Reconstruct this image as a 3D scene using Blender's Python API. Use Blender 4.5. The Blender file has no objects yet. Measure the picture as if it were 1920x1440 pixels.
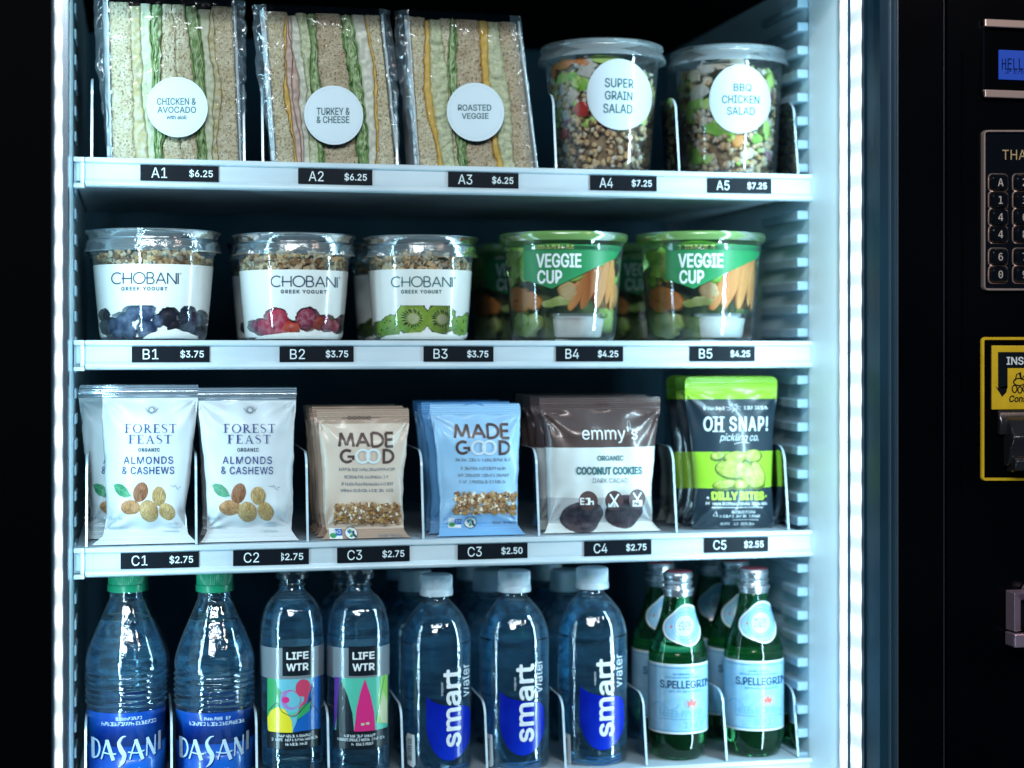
import bpy, bmesh, math, random, os
from mathutils import Vector, Matrix, Euler, noise
R = random.Random(7)
sc = bpy.context.scene
PI = math.pi

# ------------------------------------------------------------------ camera
FPX, CX, HY, PSI, DIST, EYE = 3144.0, 960.0, 653.0, math.radians(12.55), 1.6, 1.3
cd = bpy.data.cameras.new("camera")
cam = bpy.data.objects.new("camera", cd)
sc.collection.objects.link(cam)
cam.location = (0, -DIST, EYE)
cam.rotation_euler = (PI / 2, 0, -PSI)
cd.sensor_width = 36.0
cd.lens = FPX / 1920 * 36.0
cd.shift_y = (HY - 720) / 1920.0
cd.clip_end = 100
cd.dof.use_dof = True
cd.dof.focus_distance = 1.575
cd.dof.aperture_fstop = 2.6
sc.camera = cam
sc.render.resolution_x, sc.render.resolution_y = 1024, 768
# ------------------------------------------------------------------ world: a dark room
w = bpy.data.worlds.new("World"); sc.world = w; w.use_nodes = True
w.node_tree.nodes["Background"].inputs[0].default_value = (0.007, 0.028, 0.050, 1)
w.node_tree.nodes["Background"].inputs[1].default_value = 1.0
# ------------------------------------------------------------------ lamps: added front fills, light strips, warm store lamps
def area(name, loc, target, size, power, col):
    l = bpy.data.lights.new(name, 'AREA'); l.energy = power; l.color = col
    l.shape = 'RECTANGLE'; l.size, l.size_y = size
    o = bpy.data.objects.new(name, l); sc.collection.objects.link(o)
    o.location = loc
    o.rotation_euler = (Vector(target) - Vector(loc)).to_track_quat('-Z', 'Y').to_euler()
    return o
area("room_fill", (0.10, -1.75, EYE + 1.05), (0.3, 0, EYE - 0.10), (1.7, 0.06), 17.0, (0.86, 0.96, 1.0))  # unseen fill lamp, added to brighten the product fronts
area("front_fill", (-0.55, -3.1, EYE + 1.45), (0.3, 0, EYE - 0.05), (1.1, 0.40), 38.0, (0.93, 0.98, 1.0))  # second added fill, evens out the light on the fronts
# the rows of diodes behind each diffuser, aimed into the cabinet
area("strip_light", (-0.052, -0.094, EYE - 0.06), (0.40, 0.16, EYE - 0.06), (0.010, 0.92), 1.5, (0.50, 0.84, 1.0))
area("strip_light", (0.655, -0.120, EYE - 0.06), (0.30, 0.10, EYE - 0.06), (0.012, 0.92), 2.9, (0.50, 0.84, 1.0))
area("aisle_light", (1.9, -2.1, EYE + 1.5), (0.80, -0.19, EYE), (0.16, 0.16), 7.0, (1.0, 0.74, 0.62))
for i, (x, y, z, e) in enumerate(((0.10, -2.6, 1.55, 0.9), (0.75, -2.8, 1.5, 0.9), (-0.7, -3.0, 1.7, 0.7), (1.7, -2.1, 1.1, 2.6))):
    l = bpy.data.lights.new("ceiling_spot", 'POINT'); l.energy = e; l.color = (1.0, 0.62, 0.38); l.shadow_soft_size = 0.022
    o = bpy.data.objects.new("ceiling_spot", l); sc.collection.objects.link(o); o.location = (x, y, EYE + z)
# ------------------------------------------------------------------ exposure and render settings
vs = sc.view_settings
vs.view_transform = 'Standard'; vs.look = 'None'; vs.exposure = -0.12; vs.gamma = 1.0
sc.render.engine = 'CYCLES'
cy = sc.cycles
cy.max_bounces = 14; cy.transparent_max_bounces = 28; cy.transmission_bounces = 12; cy.glossy_bounces = 5; cy.diffuse_bounces = 3
cy.caustics_reflective = False; cy.caustics_refractive = True
cy.sample_clamp_indirect = 6.0
cy.use_denoising = True
LED_COL = (0.80, 0.93, 1.0)

# ------------------------------------------------------------------ pixel -> place
CPSI, SPSI = math.cos(PSI), math.sin(PSI)
def P(px, py, y):
    u = (px - CX) / FPX; v = (HY - py) / FPX
    dx = SPSI + CPSI * u; dy = CPSI - SPSI * u
    t = (y + DIST) / dy
    return Vector((dx * t, y, EYE + v * t))
class Flat:                       # frame of a thing that faces straight out of the machine
    def __init__(s, cx, base_z, y):
        s.y = y; s.X = P(cx, 0, y).x; s.zb = base_z; s.phi = 0.0
        s.loc = (s.X, y, base_z)
    def x(s, px): return P(px, 0, s.y).x - s.X
    def z(s, py, px=None): return P(px if px is not None else s.pxc, py, s.y).z - s.zb
    def xz(s, px, py): p = P(px, py, s.y); return (p.x - s.X, p.z - s.zb)
class Round:                      # frame of a round thing, its front turned to the aisle
    def __init__(s, cx, base_z, y):
        s.cx = cx; s.y = y; s.X = P(cx, 0, y).x; s.zb = base_z
        s.d = math.hypot(s.X, y + DIST); s.phi = math.atan2(-s.X, y + DIST)
        s.loc = (s.X, y, base_z)
        s.ax = s.d * math.cos(math.atan((cx - CX) / FPX))
    def x(s, px): return s.d * (math.atan((px - CX) / FPX) - math.atan((s.cx - CX) / FPX))
    def z(s, py): return EYE + (HY - py) / FPX * s.ax - s.zb
    def xz(s, px, py): return (s.x(px), s.z(py))
    def r(s, dpx): return s.d / FPX * dpx * 0.985

# ------------------------------------------------------------------ materials
def new_mat(name):
    m = bpy.data.materials.new(name); m.use_nodes = True
    nt = m.node_tree; b = nt.nodes["Principled BSDF"]
    return m, nt, b
def ramp(nt, stops):
    n = nt.nodes.new("ShaderNodeValToRGB")
    while len(n.color_ramp.elements) < len(stops): n.color_ramp.elements.new(0.5)
    for e, (p, c) in zip(n.color_ramp.elements, stops):
        e.position = p; e.color = (*c, 1)
    return n
def coords(nt, scale=(1, 1, 1)):
    t = nt.nodes.new("ShaderNodeTexCoord"); m = nt.nodes.new("ShaderNodeMapping")
    m.inputs["Scale"].default_value = scale
    nt.links.new(t.outputs["Object"], m.inputs["Vector"]); return m.outputs["Vector"]
def mat(name, c, c2=None, rough=0.5, metal=0.0, scale=200.0, bump=0.0, bscale=None, coat=0.0, stretch=(1, 1, 1), sss=0.0, lo=0.35, hi=0.65, spec=0.5, detail=3.0):
    m, nt, b = new_mat(name)
    b.inputs["Base Color"].default_value = (*c, 1); b.inputs["Roughness"].default_value = rough
    b.inputs["Metallic"].default_value = metal; b.inputs["Coat Weight"].default_value = coat
    b.inputs["Specular IOR Level"].default_value = spec
    b.inputs["Coat Roughness"].default_value = 0.08
    if sss: b.inputs["Subsurface Weight"].default_value = sss; b.inputs["Subsurface Scale"].default_value = 0.003
    if c2 or bump:
        v = coords(nt, stretch)
        if c2:
            n = nt.nodes.new("ShaderNodeTexNoise"); n.inputs["Scale"].default_value = scale; n.inputs["Detail"].default_value = detail
            r = ramp(nt, [(lo, c), (hi, c2)])
            nt.links.new(v, n.inputs["Vector"]); nt.links.new(n.outputs["Fac"], r.inputs["Fac"]); nt.links.new(r.outputs["Color"], b.inputs["Base Color"])
        if bump:
            n = nt.nodes.new("ShaderNodeTexNoise"); n.inputs["Scale"].default_value = bscale or scale; n.inputs["Detail"].default_value = 4
            bp = nt.nodes.new("ShaderNodeBump"); bp.inputs["Strength"].default_value = min(1, bump); bp.inputs["Distance"].default_value = 0.001 * max(1, bump)
            nt.links.new(v, n.inputs["Vector"]); nt.links.new(n.outputs["Fac"], bp.inputs["Height"]); nt.links.new(bp.outputs["Normal"], b.inputs["Normal"])
    return m
def clear_mat(name, tint=(0.93, 0.97, 0.985), rough=0.05, gain=1.0, base=0.03, bump=0.0, bscale=150, haze=0.0, hcol=(0.75, 0.9, 1.0), ior=1.45, edge=0.0):
    """thin clear plastic: lets light straight through, mirrors more towards its edges"""
    m, nt, b = new_mat(name); nt.nodes.remove(b)
    out = nt.nodes["Material Output"]
    tr = nt.nodes.new("ShaderNodeBsdfTransparent"); tr.inputs[0].default_value = (*tint, 1)
    gl = nt.nodes.new("ShaderNodeBsdfGlossy"); gl.inputs["Roughness"].default_value = rough; gl.inputs[0].default_value = (0.95, 0.98, 1, 1)
    fr = nt.nodes.new("ShaderNodeFresnel"); fr.inputs[0].default_value = ior
    ma = nt.nodes.new("ShaderNodeMath"); ma.operation = 'MULTIPLY_ADD'; ma.inputs[1].default_value = gain; ma.inputs[2].default_value = base; ma.use_clamp = True
    mx = nt.nodes.new("ShaderNodeMixShader")
    nt.links.new(fr.outputs[0], ma.inputs[0]); nt.links.new(ma.outputs[0], mx.inputs[0])
    first = tr.outputs[0]
    if haze:
        d1 = nt.nodes.new("ShaderNodeBsdfDiffuse"); d1.inputs[0].default_value = (*hcol, 1)
        d2 = nt.nodes.new("ShaderNodeBsdfTranslucent"); d2.inputs[0].default_value = (*hcol, 1)
        df = nt.nodes.new("ShaderNodeMixShader"); df.inputs[0].default_value = 0.5
        nt.links.new(d1.outputs[0], df.inputs[1]); nt.links.new(d2.outputs[0], df.inputs[2])
        m2 = nt.nodes.new("ShaderNodeMixShader"); m2.inputs[0].default_value = haze
        if edge:      # whitish haze painted in towards the outline as a bright rim
            lw = nt.nodes.new("ShaderNodeLayerWeight"); lw.inputs[0].default_value = 0.5
            pw = nt.nodes.new("ShaderNodeMath"); pw.operation = 'POWER'; pw.inputs[1].default_value = 5.0
            me_ = nt.nodes.new("ShaderNodeMath"); me_.operation = 'MULTIPLY_ADD'; me_.inputs[1].default_value = edge; me_.inputs[2].default_value = haze; me_.use_clamp = True
            nt.links.new(lw.outputs["Facing"], pw.inputs[0]); nt.links.new(pw.outputs[0], me_.inputs[0]); nt.links.new(me_.outputs[0], m2.inputs[0])
        nt.links.new(tr.outputs[0], m2.inputs[1]); nt.links.new(df.outputs[0], m2.inputs[2]); first = m2.outputs[0]
    nt.links.new(first, mx.inputs[1]); nt.links.new(gl.outputs[0], mx.inputs[2]); nt.links.new(mx.outputs[0], out.inputs[0])
    if bump:
        n = nt.nodes.new("ShaderNodeTexNoise"); n.inputs["Scale"].default_value = bscale; n.inputs["Detail"].default_value = 3; n.inputs["Distortion"].default_value = 1.5
        bp = nt.nodes.new("ShaderNodeBump"); bp.inputs["Strength"].default_value = bump; bp.inputs["Distance"].default_value = 0.002
        nt.links.new(coords(nt), n.inputs["Vector"]); nt.links.new(n.outputs["Fac"], bp.inputs["Height"])
        nt.links.new(bp.outputs["Normal"], gl.inputs["Normal"])
    return m
def liquid_mat(name, col, ior=1.33, rough=0.0, wav=0.0, trans=1.0):
    m, nt, b = new_mat(name)
    b.inputs["Base Color"].default_value = (*col, 1); b.inputs["Roughness"].default_value = rough
    b.inputs["IOR"].default_value = ior; b.inputs["Transmission Weight"].default_value = trans
    if wav:
        n = nt.nodes.new("ShaderNodeTexNoise"); n.inputs["Scale"].default_value = 60; n.inputs["Detail"].default_value = 2
        bp = nt.nodes.new("ShaderNodeBump"); bp.inputs["Strength"].default_value = wav; bp.inputs["Distance"].default_value = 0.002
        nt.links.new(coords(nt, (1, 1, 2.5)), n.inputs["Vector"]); nt.links.new(n.outputs["Fac"], bp.inputs["Height"]); nt.links.new(bp.outputs["Normal"], b.inputs["Normal"])
    return m
def glow_mat(name, col, s0, s1, pitch, phase=0.0):
    m, nt, b = new_mat(name)
    b.inputs["Base Color"].default_value = (0.8, 0.85, 0.9, 1) if pitch else (0, 0, 0, 1)
    b.inputs["Emission Color"].default_value = (*col, 1)
    if pitch:
        t = nt.nodes.new("ShaderNodeTexCoord"); sp = nt.nodes.new("ShaderNodeSeparateXYZ")
        nt.links.new(t.outputs["Object"], sp.inputs[0])
        k = nt.nodes.new("ShaderNodeMath"); k.operation = 'MULTIPLY_ADD'; k.inputs[1].default_value = 2 * PI / pitch; k.inputs[2].default_value = phase
        sn = nt.nodes.new("ShaderNodeMath"); sn.operation = 'SINE'
        mr = nt.nodes.new("ShaderNodeMapRange"); mr.interpolation_type = 'SMOOTHSTEP'
        mr.inputs[1].default_value = -1; mr.inputs[2].default_value = 1; mr.inputs[3].default_value = s0; mr.inputs[4].default_value = s1
        nt.links.new(sp.outputs[2], k.inputs[0]); nt.links.new(k.outputs[0], sn.inputs[0]); nt.links.new(sn.outputs[0], mr.inputs[0]); nt.links.new(mr.outputs[0], b.inputs["Emission Strength"])
    else: b.inputs["Emission Strength"].default_value = s1
    return m
M = {}
M['rail'] = mat('white_rail', (0.52, 0.63, 0.70), (0.64, 0.74, 0.79), rough=0.30, coat=0.3, scale=14, stretch=(1, 1, 4), bump=.05, bscale=90)
M['channel'] = mat('label_channel', (0.50, 0.61, 0.68), (0.60, 0.70, 0.76), rough=0.35, scale=9, stretch=(1, 1, 6))
M['deck'] = mat('shelf_deck', (0.50, 0.60, 0.68), (0.44, 0.55, 0.64), rough=0.4, scale=30)
M['wall'] = mat('liner_plastic', (0.60, 0.80, 0.88), (0.56, 0.77, 0.86), rough=0.45, scale=12, bump=0.05, bscale=300)
M['wall_lit'] = mat('lit_wall_front', (0.80, 0.88, 0.91), rough=0.4)  # paler copy of the wall plastic, strip light painted into its colour
M['rib'] = mat('rib_plastic', (0.30, 0.44, 0.53), rough=0.4)
M['back'] = mat('back_panel', (0.030, 0.115, 0.18), rough=0.6)
M['black'] = mat('black_lacquer', (0.0008, 0.001, 0.0018), (0.0016, 0.002, 0.003), rough=0.22, scale=8, spec=0.12)
M['blackm'] = mat('black_matt', (0.0010, 0.0012, 0.0018), rough=0.6, spec=0.02)
M['edge'] = mat('blue_gasket', (0.006, 0.030, 0.055), (0.012, 0.055, 0.095), rough=0.45, spec=0.25, scale=20, stretch=(1, 1, 0.3))
M['trim'] = mat('bright_trim', (0.55, 0.68, 0.80), rough=0.2, metal=0.9)
M['acryl'] = clear_mat('clear_acrylic', (0.90, 0.95, 0.97), rough=0.04, gain=1.2, base=0.02)
M['acryl_edge'] = mat('acrylic_edge', (0.62, 0.76, 0.84), (0.42, 0.58, 0.68), rough=0.2, scale=60, coat=0.5)
M['shell'] = clear_mat('clear_cup_plastic', (0.94, 0.975, 0.99), rough=0.06, gain=1.15, base=0.025, bump=0.12, bscale=60, haze=0.018, edge=0.35)
M['lid'] = clear_mat('clear_lid_plastic', (0.90, 0.95, 0.97), rough=0.10, gain=1.2, base=0.05, bump=0.25, bscale=90, haze=0.20, hcol=(0.82, 0.93, 0.98))
M['lid2'] = clear_mat('clear_tub_lid', (0.90, 0.95, 0.97), rough=0.12, gain=.5, base=0.05, bump=0.25, bscale=90, haze=0.55, hcol=(0.78, 0.90, 0.96))
M['film'] = clear_mat('crinkled_film', (0.95, 0.98, 0.985), rough=0.10, gain=1.5, base=0.04, bump=0.9, bscale=55, haze=0.12)
M['pet'] = clear_mat('clear_bottle_plastic', (0.90, 0.955, 0.98), rough=0.03, gain=1.6, base=0.035, bump=0.25, bscale=60, haze=0.015, edge=0.75, hcol=(0.7, 0.9, 1.0))
def water_mat():
    m, nt, b = new_mat('water'); nt.nodes.remove(b); out = nt.nodes["Material Output"]; N = nt.nodes.new
    g = N("ShaderNodeBsdfGlass"); g.inputs["Color"].default_value = (0.84, 0.96, 1.0, 1); g.inputs["IOR"].default_value = 1.33; g.inputs["Roughness"].default_value = 0.0
    d = N("ShaderNodeBsdfTranslucent"); d.inputs[0].default_value = (0.16, 0.60, 0.98, 1)  # streaky blue haze painted into the clear water for refracted light
    df = N("ShaderNodeBsdfDiffuse"); df.inputs[0].default_value = (0.10, 0.50, 0.88, 1)
    a = N("ShaderNodeAddShader"); mx = N("ShaderNodeMixShader")
    n = N("ShaderNodeTexNoise"); n.inputs["Scale"].default_value = 38; n.inputs["Detail"].default_value = 3
    r = N("ShaderNodeMapRange"); r.inputs[1].default_value = .40; r.inputs[2].default_value = .68; r.inputs[3].default_value = .0; r.inputs[4].default_value = .16
    L = nt.links.new
    L(coords(nt, (1, 1, 4.5)), n.inputs["Vector"]); L(n.outputs["Fac"], r.inputs[0]); L(r.outputs[0], mx.inputs[0])
    bp = N("ShaderNodeBump"); bp.inputs["Strength"].default_value = .25; bp.inputs["Distance"].default_value = .002
    L(n.outputs["Fac"], bp.inputs["Height"]); L(bp.outputs[0], g.inputs["Normal"])
    L(d.outputs[0], a.inputs[0]); L(df.outputs[0], a.inputs[1]); L(g.outputs[0], mx.inputs[1]); L(a.outputs[0], mx.inputs[2]); L(mx.outputs[0], out.inputs[0])
    return m
M['water'] = water_mat()
M['greenglass'] = liquid_mat('green_glass', (0.07, 0.42, 0.15), ior=1.45, rough=0.02, trans=0.97)
M['ink'] = mat('navy_ink', (0.012, 0.05, 0.10), rough=0.5)
M['inkb'] = mat('blue_ink', (0.01, 0.045, 0.20), rough=0.5)
M['inkg'] = mat('grey_ink', (0.16, 0.20, 0.24), rough=0.5)
M['teal'] = mat('teal_ink', (0.02, 0.13, 0.15), rough=0.5)
M['white'] = mat('white_print', (0.82, 0.88, 0.90), rough=0.45)
M['sticker'] = mat('white_sticker', (0.62, 0.72, 0.78), rough=0.4, coat=0.2)
M['tagblack'] = mat('tag_black', (0.003, 0.006, 0.011), rough=0.5, spec=0.15)
M['led'] = glow_mat('led_diffuser', LED_COL, 0.62, 1.9, 0.0312)
M['led2'] = glow_mat('led_diffuser_inner', LED_COL, 0.55, 1.15, 0.0312, 0.7)

# ------------------------------------------------------------------ mesh building
def link(o): sc.collection.objects.link(o); return o
def tag(o, label=None, cat=None, group=None, kind=None):
    if label: o['label'] = label
    if cat: o['category'] = cat
    if group: o['group'] = group
    if kind: o['kind'] = kind
    return o
def thing(name, label, cat, loc=(0, 0, 0), rz=0.0, group=None):
    o = link(bpy.data.objects.new(name, None)); o.location = loc; o.rotation_euler = (0, 0, rz)
    o.empty_display_size = 0.02
    return tag(o, label, cat, group)
def copy_tree(o, parent=None):
    c = o.copy(); link(c)
    if parent is not None:
        c.parent = parent
    for ch in list(o.children): copy_tree(ch, c)
    return c
class MB:
    def __init__(s): s.v = []; s.f = []; s.m = []
    def face(s, idx, m=0): s.f.append(tuple(idx)); s.m.append(m)
    def box(s, x0, x1, y0, y1, z0, z1, m=0):
        b = len(s.v)
        s.v += [(x, y, z) for z in (z0, z1) for y in (y0, y1) for x in (x0, x1)]
        for q in ((0, 2, 3, 1), (4, 5, 7, 6), (0, 1, 5, 4), (2, 6, 7, 3), (0, 4, 6, 2), (1, 3, 7, 5)): s.face([b + i for i in q], m)
        return s
    def lathe(s, prof, n=48, m=0, c=(0, 0), a0=0.0, a1=2 * PI, ms=None, wob=None):
        full = abs(a1 - a0 - 2 * PI) < 1e-6
        cols = n if full else n + 1
        b = len(s.v)
        for k, (r, z) in enumerate(prof):
            for i in range(cols):
                a = a0 + (a1 - a0) * i / n
                rr = r if wob is None else wob(r, z, a)
                s.v.append((c[0] + rr * math.sin(a), c[1] - rr * math.cos(a), z))
        for k in range(len(prof) - 1):
            mm = ms[k] if ms else m
            for i in range(n):
                j = (i + 1) % cols
                s.face((b + k * cols + i, b + k * cols + j, b + (k + 1) * cols + j, b + (k + 1) * cols + i), mm)
        return s
    def grid(s, fn, nu, nv, m=0):
        b = len(s.v)
        for j in range(nv + 1):
            for i in range(nu + 1): s.v.append(tuple(fn(i / nu, j / nv)))
        for j in range(nv):
            for i in range(nu):
                a = b + j * (nu + 1) + i
                s.face((a, a + 1, a + nu + 2, a + nu + 1), m(i / nu, (j + .5) / nv) if callable(m) else m)
        return s
    def prism_yz(s, pts, x0, x1, m=0, medge=None):     # outline in y,z pushed along x
        b = len(s.v); n = len(pts)
        s.v += [(x0, y, z) for y, z in pts] + [(x1, y, z) for y, z in pts]
        s.face(list(range(b, b + n))[::-1], m); s.face(list(range(b + n, b + 2 * n)), m)
        for i in range(n):
            j = (i + 1) % n
            s.face((b + i, b + j, b + n + j, b + n + i), m if medge is None else medge)
        return s
    def build(s, name, mats, parent=None, loc=None, rz=None, smooth=False, bevel=0.0, weld=False, seg=2):
        me = bpy.data.meshes.new(name); me.from_pydata(s.v, [], s.f)
        if not isinstance(mats, (list, tuple)): mats = [mats]
        for m_ in mats: me.materials.append(M[m_] if isinstance(m_, str) else m_)
        for p, mi in zip(me.polygons, s.m): p.material_index = mi; p.use_smooth = bool(smooth)
        if weld:
            bm = bmesh.new(); bm.from_mesh(me); bmesh.ops.remove_doubles(bm, verts=bm.verts, dist=1e-6)
            bmesh.ops.recalc_face_normals(bm, faces=bm.faces); bm.to_mesh(me); bm.free()
        me.update()
        o = link(bpy.data.objects.new(name, me))
        if parent is not None: o.parent = parent
        if loc is not None: o.location = loc
        if rz is not None: o.rotation_euler[2] = rz
        if bevel:
            md = o.modifiers.new("bevel", 'BEVEL'); md.width = bevel; md.segments = seg; md.limit_method = 'ANGLE'; md.angle_limit = math.radians(40)
        if smooth == 'auto':
            try: me.shade_smooth = None
            except Exception: pass
            me.set_sharp_from_angle(angle=math.radians(35))
        return o
_ico = bmesh.new(); bmesh.ops.create_icosphere(_ico, subdivisions=2, radius=1.0)
ICO2 = ([v.co.copy() for v in _ico.verts], [[v.index for v in f.verts] for f in _ico.faces]); _ico.free()
_ico = bmesh.new(); bmesh.ops.create_icosphere(_ico, subdivisions=1, radius=1.0)
ICO1 = ([v.co.copy() for v in _ico.verts], [[v.index for v in f.verts] for f in _ico.faces]); _ico.free()
_ico = bmesh.new(); bmesh.ops.create_icosphere(_ico, subdivisions=3, radius=1.0)
ICO3 = ([v.co.copy() for v in _ico.verts], [[v.index for v in f.verts] for f in _ico.faces]); _ico.free()
def chunk(mb, c, size, rnd, m=0, ico=ICO1, rough=0.35, clampf=None, freq=1.3):
    e = Euler((rnd.random() * 6, rnd.random() * 6, rnd.random() * 6)).to_matrix()
    off = Vector((rnd.random() * 50, rnd.random() * 50, 0)); b = len(mb.v)
    for v in ico[0]:
        k = 1 + rough * noise.noise(v * freq + off) * 2
        p = e @ Vector((v.x * size[0] * k, v.y * size[1] * k, v.z * size[2] * k))
        p = Vector(c) + p
        if clampf: p = clampf(p)
        mb.v.append(tuple(p))
    for f in ico[1]: mb.face([b + i for i in f], m)
def wall_clamp(rf, eps=0.0004):
    def f(p):
        r = math.hypot(p.x, p.y); rm = rf(p.z) - eps
        if r > rm: p = Vector((p.x * rm / r, p.y * rm / r, p.z))
        if p.z < 0.001: p = Vector((p.x, p.y, 0.001))
        return p
    return f
def interp(tab, z):
    if z <= tab[0][0]: return tab[0][1]
    for (a, ra), (b, rb) in zip(tab, tab[1:]):
        if z <= b: return ra + (rb - ra) * (z - a) / max(1e-9, b - a)
    return tab[-1][1]
def catmull(pts, n=8):
    P_ = [pts[0]] + list(pts) + [pts[-1]]; out = []
    for i in range(1, len(P_) - 2):
        p0, p1, p2, p3 = P_[i - 1], P_[i], P_[i + 1], P_[i + 2]
        for k in range(n):
            t = k / n
            out.append(tuple(0.5 * ((2 * b) + (-a + c) * t + (2 * a - 5 * b + 4 * c - d) * t * t + (-a + 3 * b - 3 * c + d) * t ** 3) for a, b, c, d in zip(p0, p1, p2, p3)))
    out.append(tuple(pts[-1])); return out

# ------------------------------------------------------------------ lettering
def _font(fn):
    try: return bpy.data.fonts.load(os.path.join(bpy.utils.system_resource('DATAFILES'), 'fonts', fn))
    except Exception: return None
FONTS = {'inter': _font('Inter.woff2'), 'mono': _font('DejaVuSansMono.woff2'), None: None}
_tc = {}
def text_geo(s, font='inter', off=0.0, space=1.0):
    """glyph outlines filled one contour at a time, so overlapping contours stay solid"""
    key = (s, font, space)
    if key in _tc: return _tc[key]
    c = bpy.data.curves.new('t', 'FONT'); c.body = s
    if FONTS.get(font): c.font = FONTS[font]
    c.space_character = space
    o = link(bpy.data.objects.new('t', c))
    dg = bpy.context.evaluated_depsgraph_get()
    cu = o.evaluated_get(dg).to_curve(dg, apply_modifiers=False)
    loops = []
    for sp in cu.splines:
        pts = []; bp = list(sp.bezier_points) if sp.type == 'BEZIER' else []
        if bp:
            for i, p in enumerate(bp):
                q = bp[(i + 1) % len(bp)]
                straight = p.handle_right_type == 'VECTOR' and q.handle_left_type == 'VECTOR'
                d1 = (p.handle_right - p.co).cross(q.co - p.co).length + (q.handle_left - q.co).cross(q.co - p.co).length
                n = 1 if (straight or d1 < 1e-7) else 4
                for k in range(n):
                    t = k / n; u = 1 - t
                    v = p.co * u ** 3 + p.handle_right * 3 * u * u * t + q.handle_left * 3 * u * t * t + q.co * t ** 3
                    pts.append((v.x, v.y))
        else: pts = [(p.co.x, p.co.y) for p in sp.points]
        clean = []
        for p in pts:
            if not clean or abs(p[0] - clean[-1][0]) + abs(p[1] - clean[-1][1]) > 1e-6: clean.append(p)
        if len(clean) > 2: loops.append(clean)
    o.to_curve_clear(); bpy.data.objects.remove(o); bpy.data.curves.remove(c)
    area_ = lambda l: sum(l[i][0] * l[(i + 1) % len(l)][1] - l[(i + 1) % len(l)][0] * l[i][1] for i in range(len(l))) / 2
    def inside(p, l):
        r = False
        for i in range(len(l)):
            (x1, y1), (x2, y2) = l[i], l[i - 1]
            if (y1 > p[1]) != (y2 > p[1]) and p[0] < (x2 - x1) * (p[1] - y1) / (y2 - y1) + x1: r = not r
        return r
    ar = [area_(l) for l in loops]
    vs_, fs = [], []
    if loops:
        sg = 1 if ar[max(range(len(ar)), key=lambda i: abs(ar[i]))] > 0 else -1
        outs = [i for i in range(len(loops)) if ar[i] * sg > 0]; holes = [i for i in range(len(loops)) if ar[i] * sg <= 0]
        from mathutils.geometry import tessellate_polygon
        for i in outs:
            hs = [h for h in holes if inside(loops[h][0], loops[i])]
            grp = [loops[i]] + [loops[h] for h in hs]; b0 = len(vs_)
            for l in grp: vs_ += l
            for t in tessellate_polygon([[Vector((x, y, 0)) for x, y in l] for l in grp]): fs.append(tuple(b0 + k for k in t))
    _tc[key] = (vs_, fs); return _tc[key]
def geo_strokes(ch):
    """round sans drawn with a pen: lists of strokes in a box 1 high"""
    def arc(cx, cz, rx, rz, a0, a1, n=18): return [(cx + rx * math.cos(math.radians(a0 + (a1 - a0) * i / n)), cz + rz * math.sin(math.radians(a0 + (a1 - a0) * i / n))) for i in range(n + 1)]
    D = {
        'C': (.86, [arc(.5, .5, .48, .5, 48, 312)]), 'O': (1.0, [arc(.5, .5, .5, .5, 0, 360, 30)]),
        'H': (.72, [[(0, 0), (0, 1)], [(.72, 0), (.72, 1)], [(-.12, .47), (.72, .47)]]),
        'B': (.60, [[(0, 0), (0, 1)], [(0, 1), (.3, 1)] + arc(.3, .76, .24, .24, 90, -90, 10) + [(-.1, .52)], [(0, .52), (.32, .52)] + arc(.32, .26, .28, .26, 90, -90, 10) + [(0, 0)]]),
        'A': (.82, [[(0, 0), (.41, 1), (.82, 0)], [(.05, .33), (.69, .33)]]),
        'N': (.74, [[(0, 0), (0, 1), (.74, 0), (.74, 1)]]), 'I': (0.02, [[(0, 0), (0, 1)]]),
        'M': (.92, [[(0, 0), (.12, 1), (.46, .1), (.80, 1), (.92, 0)]]), 'D': (.72, [[(0, 0), (0, 1), (.22, 1)] + arc(.22, .5, .5, .5, 90, -90, 16) + [(0, 0)]]),
        'E': (.5, [[(.5, 1), (0, 1), (0, 0), (.5, 0)], [(0, .52), (.45, .52)]]), 'G': (.95, [arc(.5, .5, .48, .5, 48, 350) , [(.55, .42), (.98, .42)]]),
    }
    return D[ch]
SERIF = {}
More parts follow.
